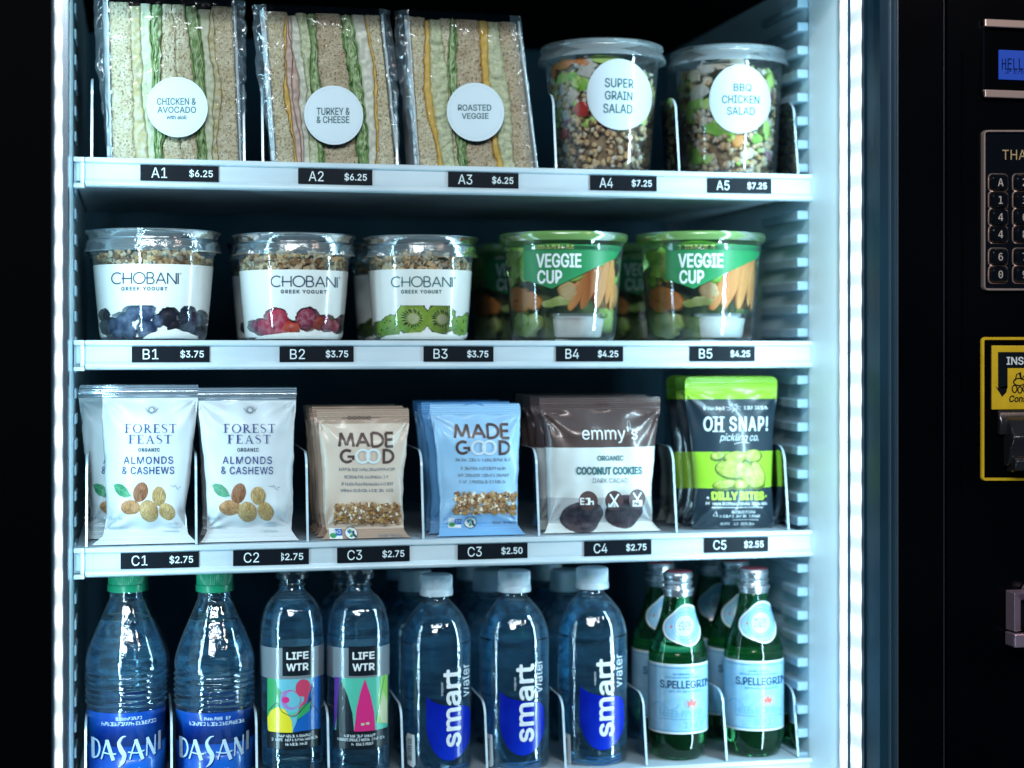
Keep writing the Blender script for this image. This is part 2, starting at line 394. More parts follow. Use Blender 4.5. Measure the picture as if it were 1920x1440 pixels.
def _serif():
    t, h = .15, .05
    def bar(x0, x1, z0, z1): return ('p', [(x0, z0), (x1, z0), (x1, z1), (x0, z1)])
    def ell(cx, cz, rx, rz, ix, a0=0, a1=360, n=28):
        out = []
        for i in range(n):
            A, B = math.radians(a0 + (a1 - a0) * i / n), math.radians(a0 + (a1 - a0) * (i + 1) / n)
            out.append(('p', [(cx + rx * math.cos(A), cz + rz * math.sin(A)), (cx + rx * math.cos(B), cz + rz * math.sin(B)), (cx + ix * math.cos(B), cz + (rz - h) * math.sin(B)), (cx + ix * math.cos(A), cz + (rz - h) * math.sin(A))]))
        return out
    stem = [bar(.10, .10 + t, 0, 1), bar(0, .33, 0, h), bar(0, .33, 1 - h, 1)]
    F = stem + [bar(.2, .62, 1 - h, 1), ('p', [(.59, 1), (.62, 1), (.62, .76), (.60, .76)]), bar(.2, .47, .5, .5 + h), ('p', [(.45, .62), (.47, .62), (.47, .41), (.45, .41)])]
    E = F + [bar(.2, .64, 0, h), ('p', [(.62, 0), (.66, 0), (.67, .26), (.65, .26)])]
    SERIF['F'] = (.66, F); SERIF['E'] = (.70, E)
    SERIF['T'] = (.72, [bar(.30, .43, 0, 1), bar(.2, .53, 0, h), bar(0, .73, 1 - h, 1), ('p', [(0, 1), (.03, 1), (.02, .75), (0, .75)]), ('p', [(.70, 1), (.73, 1), (.73, .75), (.71, .75)])])
    SERIF['O'] = (.92, ell(.46, .5, .46, .52, .33))
    SERIF['R'] = (.80, stem + ell(.26, .74, .34, .26, .21, -90, 90, 14) + [('p', [(.26, .5), (.40, .5), (.80, 0), (.64, 0)]), bar(.62, .84, 0, h), bar(.2, .3, .48, .48 + h), bar(.2, .3, 1 - h, 1)])
    SERIF['A'] = (.86, [('p', [(.10, 0), (.14, 0), (.42, .88), (.38, .96)]), ('p', [(.62, 0), (.77, 0), (.43, 1), (.38, .96)]), bar(.22, .60, .30, .30 + h), bar(0, .25, 0, h), bar(.54, .88, 0, h)])
    SERIF['S'] = (.60, [('r', [(.50, .78), (.44, .93), (.26, .98), (.08, .88), (.08, .68), (.28, .53), (.46, .40), (.50, .20), (.34, .03), (.14, .04), (.05, .24)], [.03, .03, .04, .08, .12, .15, .12, .09, .04, .03, .03])])
_serif()
class Print:
    """flat print laid on a surface; pieces in label coordinates (x, z), each with a material slot and a small lift"""
    def __init__(s, fr=None): s.fr = fr; s.p = []; s.mats = []
    def mi(s, m):
        if m not in s.mats: s.mats.append(m)
        return s.mats.index(m)
    def q(s, px, py): return s.fr.xz(px, py) if s.fr else (px, py)
    def raw(s, vs_, fs, m, lift): s.p.append((vs_, fs, s.mi(m), lift))
    def poly(s, pts, m, lift=1): s.raw([s.q(*p) for p in pts], [tuple(range(len(pts)))], m, lift)
    def rect(s, x0, y0, x1, y1, m, lift=1): s.poly([(x0, y1), (x1, y1), (x1, y0), (x0, y0)], m, lift)
    def ell(s, cx, cy_, rx, ry, m, lift=1, n=36, rot=0.0):
        c, d = math.cos(rot), math.sin(rot)
        s.poly([(cx + rx * math.cos(a) * c - ry * math.sin(a) * d, cy_ + rx * math.cos(a) * d + ry * math.sin(a) * c) for a in [2 * PI * i / n for i in range(n)]], m, lift)
    def ring(s, cx, cy_, rx, ry, w_, m, lift=1, n=36, a0=0, a1=360):
        for i in range(n):
            A, B = math.radians(a0 + (a1 - a0) * i / n), math.radians(a0 + (a1 - a0) * (i + 1) / n)
            s.poly([(cx + (rx) * math.cos(A), cy_ + ry * math.sin(A)), (cx + rx * math.cos(B), cy_ + ry * math.sin(B)), (cx + (rx - w_) * math.cos(B), cy_ + (ry - w_) * math.sin(B)), (cx + (rx - w_) * math.cos(A), cy_ + (ry - w_) * math.sin(A))], m, lift)
    def ribbon(s, pts, wd, m, lift=1, join=True):
        n = len(pts)
        if not isinstance(wd, (list, tuple)): wd = [wd] * n
        L, Rr = [], []
        for i in range(n):
            a = Vector(pts[max(0, i - 1)]); b = Vector(pts[min(n - 1, i + 1)]); d = (b - a)
            if d.length < 1e-9: d = Vector((1, 0))
            d.normalize(); nn = Vector((-d.y, d.x))
            k = 1.0
            if 0 < i < n - 1:
                d1 = (Vector(pts[i]) - a); 
                if d1.length > 1e-9:
                    k = min(2.5, 1 / max(.35, abs(d1.normalized().dot(d))))
            L.append(tuple(Vector(pts[i]) + nn * wd[i] * k / 2)); Rr.append(tuple(Vector(pts[i]) - nn * wd[i] * k / 2))
        vs_ = [s.q(*p) for p in L + Rr]
        s.raw(vs_, [(i, i + 1, n + i + 1, n + i) for i in range(n - 1)], m, lift)
    def text(s, t, x0, y0, x1, y1, m='ink', lift=1, font='inter', off=0.0, space=1.0, rot=0, skew=0.0, bold=0.0):
        """fits t into the box x0..x1, y0(top)..y1(bottom); rot=90 reads upwards"""
        if bold:
            for dx, dy in ((-1, 0), (1, 0), (0, 1), (0, -1), (.7, .7), (-.7, .7), (.7, -.7), (-.7, -.7)):
                s.text(t, x0 + bold * (1 + dx), y0 + bold * (1 + dy), x1 - bold * (1 - dx), y1 - bold * (1 - dy), m, lift + .02 * (dx + 2 * dy), font, 0, space, rot, skew) if y1 > y0 else s.text(t, x0 + bold * (1 + dx), y0 - bold * (1 + dy), x1 - bold * (1 - dx), y1 + bold * (1 - dy), m, lift + .02 * (dx + 2 * dy), font, 0, space, rot, skew)
            return
        vs_, fs = text_geo(t, font, 0.0, space)
        if not vs_: return
        ax = min(v[0] for v in vs_); bx = max(v[0] for v in vs_); az = min(v[1] for v in vs_); bz = max(v[1] for v in vs_)
        out = []
        for (x, z) in vs_:
            u = (x - ax) / (bx - ax); v = (z - az) / max(1e-6, bz - az)
            if rot == 90: px, py = x0 + (1 - v) * (x1 - x0), y1 + (y0 - y1) * u
            else: px, py = x0 + u * (x1 - x0) + skew * v, y1 + (y0 - y1) * v
            out.append(s.q(px, py))
        s.raw(out, fs, m, lift)
    def pen(s, t, x0, y0, x1, y1, wd, m='ink', lift=1, gap=.22, font='geo', cut=None):
        adv = []; x = 0.0
        for ch in t:
            wch = .35 if ch == ' ' else (geo_strokes(ch)[0] if font == 'geo' else SERIF[ch][0])
            adv.append((x, wch)); x += wch + gap
        tot = x - gap
        fx = lambda a: x0 + (x1 - x0) * a / tot
        fz = lambda b: y1 + (y0 - y1) * b
        for ch, (ox, wch) in zip(t, adv):
            if ch == ' ': continue
            if font == 'geo':
                if cut and ch in cut: continue
                for st in geo_strokes(ch)[1]: 
                    for k, seg in enumerate(_split(st)): s.ribbon([(fx(ox + a), fz(b)) for a, b in seg], wd, m, lift)
            else:
                for el in SERIF[ch][1]:
                    if el[0] == 'p': s.poly([(fx(ox + a), fz(b)) for a, b in el[1]], m, lift)
                    else:
                        pts = catmull([(*p, w_) for p, w_ in zip(el[1], el[2])], 5)
                        s.ribbon([(fx(ox + a), fz(b)) for a, b, c in pts], [c * abs(y1 - y0) for a, b, c in pts], m, lift)
    def scribble(s, x0, y0, x1, y1, m='inkg', lift=1, rnd=None, dens=1.0, wd=0.9):
        """a line of small print too fine to read"""
        rnd = rnd or R; x = x0; h = abs(y1 - y0)
        while x < x1 - h * .4:
            wch = h * rnd.uniform(.45, .75)
            if rnd.random() < .14: x += wch * .7; continue
            k = rnd.randint(0, 4)
            a, b = x, min(x1, x + wch * .8)
            if k in (0, 1, 3): s.ribbon([(a, y0), (a, y1)], wd, m, lift)
            if k in (0, 2): s.ribbon([(b, y0 if k else y0 + h * .4), (b, y1)], wd, m, lift)
            if k in (1, 2, 4): s.ribbon([(a, y0 + h * .1), (b, y0 + h * .1)], wd, m, lift)
            if k in (0, 1, 3, 4): s.ribbon([(a, y0 + h * .5), (b, y0 + h * .5)], wd, m, lift)
            if k in (2, 3, 1): s.ribbon([(a, y1 - h * .1), (b, y1 - h * .1)], wd, m, lift)
            if k == 4: s.ribbon([(a, y1), (b, y0)], wd, m, lift)
            x += wch * 1.12
    def build(s, name, fn, parent=None, step=0.004, thick=0.00012, loc=None):
        bm = bmesh.new()
        for vs_, fs, mi, lift in s.p:
            vv = [bm.verts.new((x, lift * 0.001, z)) for x, z in vs_]  # lift kept in y until mapped
            for f in fs:
                try: fc = bm.faces.new([vv[i] for i in f]); fc.material_index = mi
                except ValueError: pass
        if step:
            big = [f for f in bm.faces if len(f.verts) > 4]
            if big: bmesh.ops.triangulate(bm, faces=big)
            xs = [v.co.x for v in bm.verts]; zs = [v.co.z for v in bm.verts]
            for ax, arr in ((0, xs), (2, zs)):
                a, b = min(arr), max(arr); n = int((b - a) / step)
                for i in range(1, n + 1):
                    c = a + i * step; no = (1, 0, 0) if ax == 0 else (0, 0, 1)
                    co = (c, 0, 0) if ax == 0 else (0, 0, c)
                    bmesh.ops.bisect_plane(bm, geom=bm.verts[:] + bm.edges[:] + bm.faces[:], plane_co=co, plane_no=no, dist=1e-7)
        for v in bm.verts:
            v.co = Vector(fn(v.co.x, v.co.z, v.co.y * 1000 * thick))
        me = bpy.data.meshes.new(name); bm.to_mesh(me); bm.free()
        for m_ in s.mats: me.materials.append(M[m_])
        o = link(bpy.data.objects.new(name, me))
        if parent is not None: o.parent = parent
        if loc is not None: o.location = loc
        return o
def _split(st):
    """cut a pen stroke where it turns sharply so each piece keeps its width"""
    out = [[st[0]]]
    for i in range(1, len(st)):
        out[-1].append(st[i])
        if i < len(st) - 1:
            a = Vector(st[i]) - Vector(st[i - 1]); b = Vector(st[i + 1]) - Vector(st[i])
            if a.length > 1e-6 and b.length > 1e-6 and a.normalized().dot(b.normalized()) < .85: out.append([st[i]])
    return out
def cyl_map(rf):
    """label coordinates -> on a round body of radius rf(z), its front at -y"""
    def f(x, z, l):
        r = rf(z); k = max(-.999, min(.999, x / r)); a = math.asin(k); r += l
        return (r * math.sin(a), -r * math.cos(a), z)
    return f
def flat_map(y=0.0): return lambda x, z, l: (x, y - l, z)
# ================================================================== the machine
ZA, ZB, ZC, ZD = EYE + .1766, EYE + .0075, EYE - .1845, EYE - .416
XL, XR = -0.0591, 0.668
DEPTH = 0.44
mach = thing('vending_machine', 'black glass-front vending machine with lit white interior, keypad and bill slot', 'vending machine', (0, 0, 0))
TOP, BOT = EYE + .40, EYE - .52
M['seam'] = mat('seam_dark', (0.01, 0.02, 0.03), rough=0.5)
def mbox(name, m, x0, x1, y0, y1, z0, z1, parent=None, bevel=0.0):
    return MB().box(x0, x1, y0, y1, z0, z1).build(name, m, parent or mach, bevel=bevel)
mbox('lit_wall_front', 'wall_lit', XR - .0008, XR + .019, -.0764, .003, BOT, TOP - .02)  # front stretch of the side wall, its lit look put into the colour
mbox('side_wall', 'wall', XR, XR + .02, -.134, DEPTH + .04, BOT, TOP - .02)
mbox('side_wall', 'wall', XL - .012, XL - .0005, -.062, DEPTH + .04, BOT, TOP - .02)
mbox('back_wall', 'back', XL, XR, DEPTH + .04, DEPTH + .06, BOT, TOP - .02)
mbox('top_panel', 'blackm', XL - .012, XR + .02, -.155, DEPTH + .06, TOP - .0195, TOP)
mbox('floor_panel', 'deck', XL, XR, .0, DEPTH + .04, BOT - .02, BOT)
# support ribs: moulded teeth down both side walls
rib = MB(); rib.box(-.012, 0, .006, .052, -.0046, .0046); rib.box(-.006, 0, .052, .125, -.0045, .0045)
z = BOT + .012; first = None; rz_ = EYE + .3525
while rz_ > BOT:
    if first is None: o = rib.build('support_rib', 'rib', mach, bevel=.0015); first = o
    else: o = first.copy(); link(o)
    o.location = (XR, 0, rz_); rz_ -= .02405
ribl = MB().box(0, .0022, .020, .06, -.0050, .0050).build('support_rib', 'rib', mach, bevel=.0015); rz_ = EYE + .3425
ribl.location = (XL, 0, rz_)
while rz_ > BOT + .03:
    rz_ -= .02405; o = ribl.copy(); link(o); o.location = (XL, 0, rz_)
# light strips: diffuser bars over rows of diodes
def bar(name, m, c, r, z0, z1, flat=1.0, parent=None):
    n = 14; mb = MB()
    mb.lathe([(r, z0), (r, z1)], n)
    mb.face(range(n), 0); mb.face([n + i for i in range(n)][::-1], 0)
    mb.v = [(x * flat, y, z_) for x, y, z_ in mb.v]
    o = mb.build(name, m, parent or mach, smooth='auto'); o.location = (c[0], c[1], 0); return o
s1 = mbox('light_strip', 'edge', XR - .0025, XR - .0002, -.1335, -.0765, BOT, TOP - .02)
bar('diffuser', 'led2', (XR - .0035, -.0885), .0088, BOT, TOP - .022, .14, s1)
bar('diffuser', 'led', (XR - .0035, -.1175), .0120, BOT, TOP - .022, .14, s1)
s2 = mbox('light_strip', 'trim', XL - .0135, XL - .0005, -.0995, -.0965 + .03, BOT, TOP - .02)
bar('diffuser', 'led', (XL - .0085, -.100), .0032, BOT, TOP - .022, 1.0, s2)
# door edge: gasket, glass edge lines
mbox('gasket', 'edge', XR + .0205, XR + .03, -.1579, -.14, BOT, TOP)
mbox('gasket', 'edge', XR - .001, XR + .0203, -.158, -.1342, BOT, TOP)
mbox('gasket', 'edge', XR - .004, XR + .0205, -.174, -.1583, BOT, TOP)
def pxbox(name, m, px0, px1, y, d, z0=BOT, z1=TOP, parent=None, bevel=0.0):
    return mbox(name, m, P(px0, 0, y).x, P(px1, 0, y).x, y, y + d, z0, z1, parent, bevel)
YF = -.190
pxbox('glass_edge', 'edge', 1650, 1668, YF + .008, .006)
pxbox('glass_edge', 'trim', 1668.5, 1671, YF + .004, .008)
pxbox('glass_edge', 'edge', 1671.5, 1682, YF + .006, .008)
pxbox('glass_edge', 'trim', 1682.3, 1684.3, YF - .001, .012)
pxbox('door_panel', 'black', 1684.8, 1769, YF, .05)
pxbox('door_seam', 'seam', 1769.3, 1776, YF + .006, .03)
pxbox('seam_trim', 'trim', 1769.6, 1770.1, YF + .0025, .002)
pxbox('control_panel', 'black', 1776.4, 2120, YF + .0, .05)
pxbox('door_panel', 'blackm', -60, 96, -.112, .05)
pxbox('glass_edge', 'edge', 96.4, 100.5, -.110, .02)
pxbox('recess_edge', 'blackm', 1804, 1808, YF - .0012, .0011, P(0, 965, YF).z, P(0, 20, YF).z)

# ------------------------------------------------------------------ control panel
M['rose'] = mat('rose_chrome', (0.85, 0.64, 0.58), rough=0.30, metal=0.75)
M['gloss'] = mat('gloss_black', (0.004, 0.004, 0.006), rough=0.12, coat=0.6)
M['hood'] = mat('dark_hood', (0.022, 0.020, 0.024), rough=0.25, coat=0.8)
M['lcd'] = glow_mat('lcd_glow', (0.012, 0.10, 0.75), 0, 0.55, 0)
M['lcdink'] = mat('lcd_ink', (0.0, 0.005, 0.03), rough=0.6, spec=.1)
M['yellow'] = mat('yellow_print', (0.80, 0.52, 0.02), (0.72, 0.45, 0.015), rough=0.4, scale=60)
M['pinkmetal'] = mat('pink_metal', (0.62, 0.44, 0.56), rough=0.34, metal=.7, bump=0.1, bscale=500)
M['keyink'] = mat('key_legend', (0.62, 0.52, 0.46), rough=0.4)
M['gold'] = mat('gold_ink', (0.55, 0.40, 0.20), rough=0.4)
def pq(px, py, y=YF): p = P(px, py, y); return p.x, p.z
def panel_frame(name, m, x0, y0, x1, y1, t, d, rad=8, wt=None):
    """bevelled raised frame given by its outline in the photo"""
    mb = MB()
    def loop(g, r, y, n=6):
        pts = []
        for cxx, cyy, a in ((x1 - g - r, y0 + g + r, 0), (x0 + g + r, y0 + g + r, 90), (x0 + g + r, y1 - g - r, 180), (x1 - g - r, y1 - g - r, 270)):
            for i in range(n + 1):
                A = math.radians(a + 90 * i / n); xx, zz = pq(cxx + r * math.cos(A), cyy - r * math.sin(A)); pts.append((xx, y, zz))
        return pts
    ls = [loop(0, rad, YF - .0002), loop(.6, rad, YF - d * .8), loop(1.4, rad - .5, YF - d), loop(t - 1, max(1.5, rad - t + 1), YF - d), loop(t, max(1, rad - t), YF - d * .7), loop(t + .4, max(1, rad - t), YF - .0002)]
    n = len(ls[0])
    for l in ls: mb.v += l
    for k in range(len(ls) - 1):
        for i in range(n): mb.face((k * n + i, k * n + (i + 1) % n, (k + 1) * n + (i + 1) % n, (k + 1) * n + i))
    return mb.build(name, m, mach, smooth='auto')
def pplate(name, m, x0, y0, x1, y1, yo, d, parent, bevel=0.0):
    a, b = pq(x0, y1), pq(x1, y0)
    return mbox(name, m, a[0], b[0], YF - yo, YF - yo + d, a[1], b[1], parent, bevel)
class PanelFr:
    def xz(s, px, py): return pq(px, py)
PF = PanelFr()
def pprint(name, parent, yo, fn):
    p = Print(PF); fn(p); return p.build(name, lambda x, z, l: (x, YF - yo - l, z), parent, step=0)
# display
disp = panel_frame('display_frame', 'gloss', 1838, 45, 2052, 185, 5, .004)
pplate('display_window', 'blackm', 1843, 52, 2047, 178, .0008, .0006, disp)
for (a, b) in ((47, 52), (177, 184)):
    pplate('trim_bar', 'rose', 1841, a, 2049, b, .0062, .003, disp, .0008)
lcd = pplate('lcd_screen', 'lcd', 1871, 100, 2012, 149, .0022, .0012, disp)
pprint('lcd_lettering', disp, .0023, lambda p: (p.text("HELLO", 1876, 110, 1926, 132, 'lcdink', font='mono'), p.scribble(1882, 129, 1930, 139, 'lcdink', wd=1.0, rnd=random.Random(3))))
# keypad
kp = panel_frame('keypad', 'rose', 1839, 244, 2052, 546, 5, .0045, 9)
pplate('keypad_plate', 'gloss', 1845, 251, 2046, 540, .0012, .0010, kp)
pprint('keypad_lettering', kp, .0014, lambda p: p.text("THANK YOU", 1878, 281, 2008, 300, 'gold', space=1.05))
rows = [(343, "A23"), (376, "135"), (408, "467"), (440, "489"), (482, "670"), (515, "099")]
def key_mesh():
    mb = MB(); w_, h_, d = .0088, .0072, .006
    prof = [(1.0, 0), (1.0, .6), (.93, .85), (.80, 1.0)]
    n = 24
    for s_, t in prof:
        for i in range(n):
            a = 2 * PI * (i + .5) / n; c_, s2 = math.cos(a), math.sin(a)
            k = (abs(c_) ** 6 + abs(s2) ** 6) ** (-1 / 6)
            mb.v.append((w_ * k * c_ * s_, -d * t, h_ * k * s2 * s_))
    for k in range(3):
        for i in range(n): mb.face((k * n + i, k * n + (i + 1) % n, (k + 1) * n + (i + 1) % n, (k + 1) * n + i))
    mb.face([3 * n + i for i in range(n)]); return mb
kb = key_mesh()
for py, chars in rows:
    for px, ch in zip((1870, 1915, 1960), chars):
        x_, z_ = pq(px, py)
        mb = MB(); mb.v = list(kb.v); mb.f = list(kb.f); mb.m = list(kb.m)
        vs_, fs = text_geo(ch, 'mono')
        ax = min(v[0] for v in vs_); bx = max(v[0] for v in vs_); az = min(v[1] for v in vs_); bz = max(v[1] for v in vs_)
        hh = .0070; ww = hh * (bx - ax) / (bz - az); b = len(mb.v)
        mb.v += [(((v[0] - ax) / (bx - ax) - .5) * ww, -.0061, ((v[1] - az) / (bz - az) - .5) * hh) for v in vs_]
        for f in fs: mb.face([b + i for i in f], 1)
        k = mb.build('key', ['gloss', 'keyink'], kp, smooth='auto'); k.location = (x_, YF - .0002, z_)
        # chrome edge round each key is a thin raised lip
        if False: pass
for i, (py, chars) in enumerate(rows):
    for px in (1870, 1915, 1960):
        x_, z_ = pq(px, py)
        mb = MB()
        for g, y_ in ((0, -.0012), (.0006, -.0024), (.0012, -.0012)):
            for k in range(24):
                a = 2 * PI * (k + .5) / 24; c_, s2 = math.cos(a), math.sin(a); q_ = (abs(c_) ** 6 + abs(s2) ** 6) ** (-1 / 6)
                mb.v.append(((.0102 - g) * q_ * c_, y_, (.0086 - g) * q_ * s2))
        for r_ in range(2):
            for k in range(24): mb.face((r_ * 24 + k, r_ * 24 + (k + 1) % 24, (r_ + 1) * 24 + (k + 1) % 24, (r_ + 1) * 24 + k))
        o = mb.build('key_surround', 'rose', kp, smooth='auto'); o.location = (x_, YF - .0001, z_)
# bill acceptor
ba = panel_frame('bill_acceptor', 'yellow', 1838, 632, 2062, 902, 6, .0025, 8)
pplate('acceptor_plate', 'blackm', 1845, 639, 2055, 895, .0006, .0005, ba)
pplate('instruction_plate', 'yellow', 1857, 648, 2045, 768, .0030, .0022, ba, .0006)
def art(p):
    K = 'tagblack'
    p.rect(1868, 660, 2040, 690, K); p.rect(1868, 690, 1886, 728, K)
    p.poly([(1863, 724), (1868, 728), (1886, 722), (1884, 735), (1876, 744)], K)
    p.text("INSERT", 1884, 669, 1950, 684, 'white', lift=2, bold=.4)
    p.ring(1908, 716, 12, 8, 2.4, K, n=20); p.ring(1899, 729, 5.5, 8, 2.2, K, n=16); p.ring(1909, 731, 5, 7, 2.2, K, n=16); p.ring(1919, 729, 5.5, 7.5, 2.2, K, n=16)
    p.ribbon([(1900, 714), (1903, 702), (1909, 699), (1912, 712)], 2.2, K); p.ribbon([(1912, 712), (1918, 703), (1926, 705)], 2.2, K)
    p.ring(1940, 720, 10, 12, 2.4, K, n=20); p.ribbon([(1926, 712), (1950, 732)], 2.4, K)
    p.text("Consult", 1888, 741, 1938, 754, K, bold=.5, skew=2)
pprint('instruction_lettering', ba, .0031, art)
mb = MB()
pts = [(0, -.020), (-.004, -.020), (-.010, -.017), (-.013, -.010), (-.014, -.004), (-.020, .004), (-.021, .008), (-.012, .022), (-.002, .028), (0, .028)]
x0_, zc = pq(1880, 842)
mb.prism_yz([(a, b) for a, b in pts], 0, .078)
mb.build('bill_mouth', 'hood', ba, bevel=.0012, smooth='auto').location = (x0_, YF - .0007, zc + .004)
x0_, zc = pq(1868, 800)
mb = MB(); mb.prism_yz([(0, -.0075), (-.006, -.0075), (-.0075, .0035), (-.003, .0145), (0, .016)], 0, .095)
mb.build('mouth_hood', 'hood', ba, bevel=.0015, smooth='auto').location = (x0_, YF - .0008, zc + .0)
x0_, zc = pq(1886, 868)
mb = MB(); mb.prism_yz([(-.001, -.009), (-.018, -.006), (-.020, .003), (-.016, .006), (-.001, .005)], 0, .06)
mb.build('slot_lip', 'hood', ba, bevel=.0012, smooth='auto').location = (x0_, YF, zc)
pl = Print(PF); pl.poly([(1896, 806), (1903, 801), (1909, 800), (1915, 801), (1919, 808), (1914, 819), (1908, 823), (1902, 820)], 'yellow')
pl.build('yellow_mark', lambda x, z, l: (x, YF - .0240 + max(0, z - pq(0, 842)[1] - .012) * .643 - l, z), ba, step=.002)
# coin return
cr = MB()
xa, za = pq(1884, 1208); xb, zb_ = pq(1990, 1102)
t = .0085
for q in (((xa, za + .014), (xb, zb_)),):
    (a, b), (c, d) = q
    o1 = [(a, b), (c, b), (c, d), (a, d)]; o2 = [(a + t * 1.25, b), (c - t, b), (c - t, d - t), (a + t * 1.25, d - t)]
    cr.v += [(x, YF - .002, z) for x, z in o1] + [(x, YF - .016, z) for x, z in [(p + (.0012 if k in (0, 3) else -.0012), r - (.0012 if k > 1 else 0)) for k, (p, r) in enumerate(o1)]] + [(x, YF - .010, z) for x, z in o2] + [(x, YF - .002, z) for x, z in o2]
    for L in range(3):
        for i in range(4): cr.face((L * 4 + i, L * 4 + (i + 1) % 4, L * 4 + 4 + (i + 1) % 4, L * 4 + 4 + i))
co = cr.build('coin_return', 'pinkmetal', mach, bevel=.0008)
mbox('return_ledge', 'pinkmetal', xa - .0005, xb, YF - .020, YF - .001, za, za + .0125, co, .001)
mbox('return_cup', 'gloss', xa + t * 1.25, xb - t, YF - .0035, YF - .001, za + .0127, zb_ - t, co)
mb = MB(); mb.lathe([(0, -.002), (.006, -.002), (.006, .010), (.004, .012), (0, .012)], 20)
o = mb.build('return_button', 'pinkmetal', co, smooth='auto'); o.rotation_euler[0] = PI / 2; o.location = (pq(1924, 0)[0], YF - .004, pq(0, 1172)[1])

# ================================================================== shelves
RAILP = [(.0, 0), (-.0045, 0), (-.0050, -.0006), (-.0050, -.0042), (-.0038, -.0050), (-.0016, -.0054), (-.0016, -.0205), (-.0040, -.0212), (-.0056, -.0225), (-.0062, -.0245), (-.0052, -.0262), (-.0020, -.0275), (.0, -.0275)]
def divider_mesh():
    pts = [(.004, .0), (.012, .050), (.0145, .064)]
    for i in range(9):
        a = PI - (PI / 2) * i / 8; pts.append((.034 + .0195 * math.cos(a), .066 + .019 * math.sin(a)))
    pts += [(.20, .086), (.20, 0)]
    mb = MB(); mb.prism_yz(pts, -.0011, .0011, 0, 1); return mb
DIV = divider_mesh()
def make_shelf(name, label, z0, divs, row, dh=1.0):
    t = thing(name, label, 'shelf', ((XL + XR) / 2, 0, z0), 0, 'white shelves stacked in the machine')
    xo = (XL + XR) / 2
    xl, xr = P(160, 0, 0).x - xo, P(1519, 0, 0).x - xo
    MB().prism_yz(RAILP, xl, xr).build('front_rail', 'rail', t, bevel=.0006, smooth='auto')
    MB().box(xl + .0006, xr - .0006, -.0019, -.0012, -.0198, -.0058).build('label_channel', 'channel', t)
    MB().box(XL + .002 - xo, XR - .013 - xo, .0002, .36, -.022, -.0006).build('deck', 'deck', t, bevel=.001)
    b = MB(); x0 = P(138, 0, 0).x - xo; x1 = xl - .0006
    b.box(x0, x1, -.0045, .010, -.0045, 0); b.box(x0, x1, -.0055, .010, -.0285, -.0245); b.box(x1 - .004, x1, -.0040, .009, -.0245, -.0045); b.box(x0, x1, .006, .0095, -.0245, -.0045)
    b.build('rail_bracket', 'rail', t, bevel=.0006)
    MB().box(xr + .0004, xr + .003, -.004, .03, -.0272, -.0004).build('rail_bracket', 'rail', t, bevel=.0008)
    first = None
    for px in divs:
        if first is None: first = o = DIV.build('divider', ['acryl', 'acryl_edge'], t)
        else: o = first.copy(); link(o)
        o.location = (P(px, 0, .004).x - xo, 0, 0.0); o.scale = (1, 1, dh)
    for (x0, y0, x1, y1, code, price, pc) in row:
        yt = -.0021
        a = P(x0, (y0 + y1) / 2, yt); bq = P(x1, (y0 + y1) / 2, yt)
        zc = -.0131; hh = .0073
        tg = MB().box(-.5 * (bq.x - a.x), .5 * (bq.x - a.x), -.0008, 0, -hh, hh).build('price_tag', 'tagblack', t)
        tg.location = ((a.x + bq.x) / 2 - xo, yt, zc)
        tg.rotation_euler[1] = math.radians(TR.uniform(-.45, .45))
        tg['label'] = 'black %s price tag reading %s' % (code, price)
        W = bq.x - a.x; p = Print()
        c0 = .135 if code[0] == 'A' and code != 'A5' else .13
        # label coords: x metres, z metres (y axis up)
        p.text(code, -W / 2 + W * .14, .0049, -W / 2 + W * .34, -.0046, 'tagink', bold=.0)
        pr = price
        lx = .605 if pc else .62
        p.text(pr, -W / 2 + W * lx, .0042, -W / 2 + W * .925, -.0040, 'tagink', bold=.00016)
        if pc: p.rect(-W / 2 + W * .57, .006, -W / 2 + W * .632, -.006, 'tagblack', lift=2)
        p.rect(W * .12, .0072, W * .123, -.0072, 'taggrey', lift=1)
        p.build('lettering', lambda x, z, l: (x, -.0009 - l, z), tg, step=0)
    return t
TR = random.Random(12)
M['tagink'] = mat('tag_white_ink', (0.72, 0.82, 0.86), rough=0.5)
M['taggrey'] = mat('tag_fold', (0.02, 0.04, 0.055), rough=0.5)
A_ = [(263, 306, 410, 337, 'A1', '$6.25', 0), (559, 313, 698, 345, 'A2', '$6.25', 0), (840, 320, 972, 350, 'A3', '$6.25', 0), (1106, 326, 1231, 357, 'A4', '$7.25', 0), (1326, 331, 1446, 361, 'A5', '$7.25', 0)]
B_ = [(247, 650, 393, 680, 'B1', '$3.75', 0), (524, 650, 663, 680, 'B2', '$3.75', 0), (794, 649, 925, 678, 'B3', '$3.75', 0), (1042, 648, 1168, 677, 'B4', '$4.25', 0), (1293, 647, 1415, 675, 'B5', '$4.25', 0)]
C_ = [(226, 1038, 373, 1072, 'C1', '$2.75', 0), (437, 1032, 579, 1065, 'C2', '$2.75', 1), (632, 1026, 768, 1058, 'C3', '$2.75', 0), (858, 1018, 989, 1050, 'C3', '$2.50', 0), (1095, 1011, 1221, 1042, 'C4', '$2.75', 0), (1320, 1003, 1440, 1033, 'C5', '$2.55', 0)]
make_shelf('shelf', 'top white shelf holding sandwiches and salads, tags A1 to A5', ZA, [172, 458, 493, 745, 1043, 1274, 1497], A_, .92)
make_shelf('shelf', 'white shelf holding yogurt cups and veggie cups, tags B1 to B5', ZB, [], B_)
make_shelf('shelf', 'white shelf holding nut bags, bars, cookies and pickles, tags C1 to C5', ZC, [162, 368, 577, 794, 1011, 1269, 1479], C_)
make_shelf('shelf', 'lowest white shelf under the water bottles', ZD, [160, 322, 482, 617, 756, 914, 1061, 1213, 1363, 1497], [], .80)
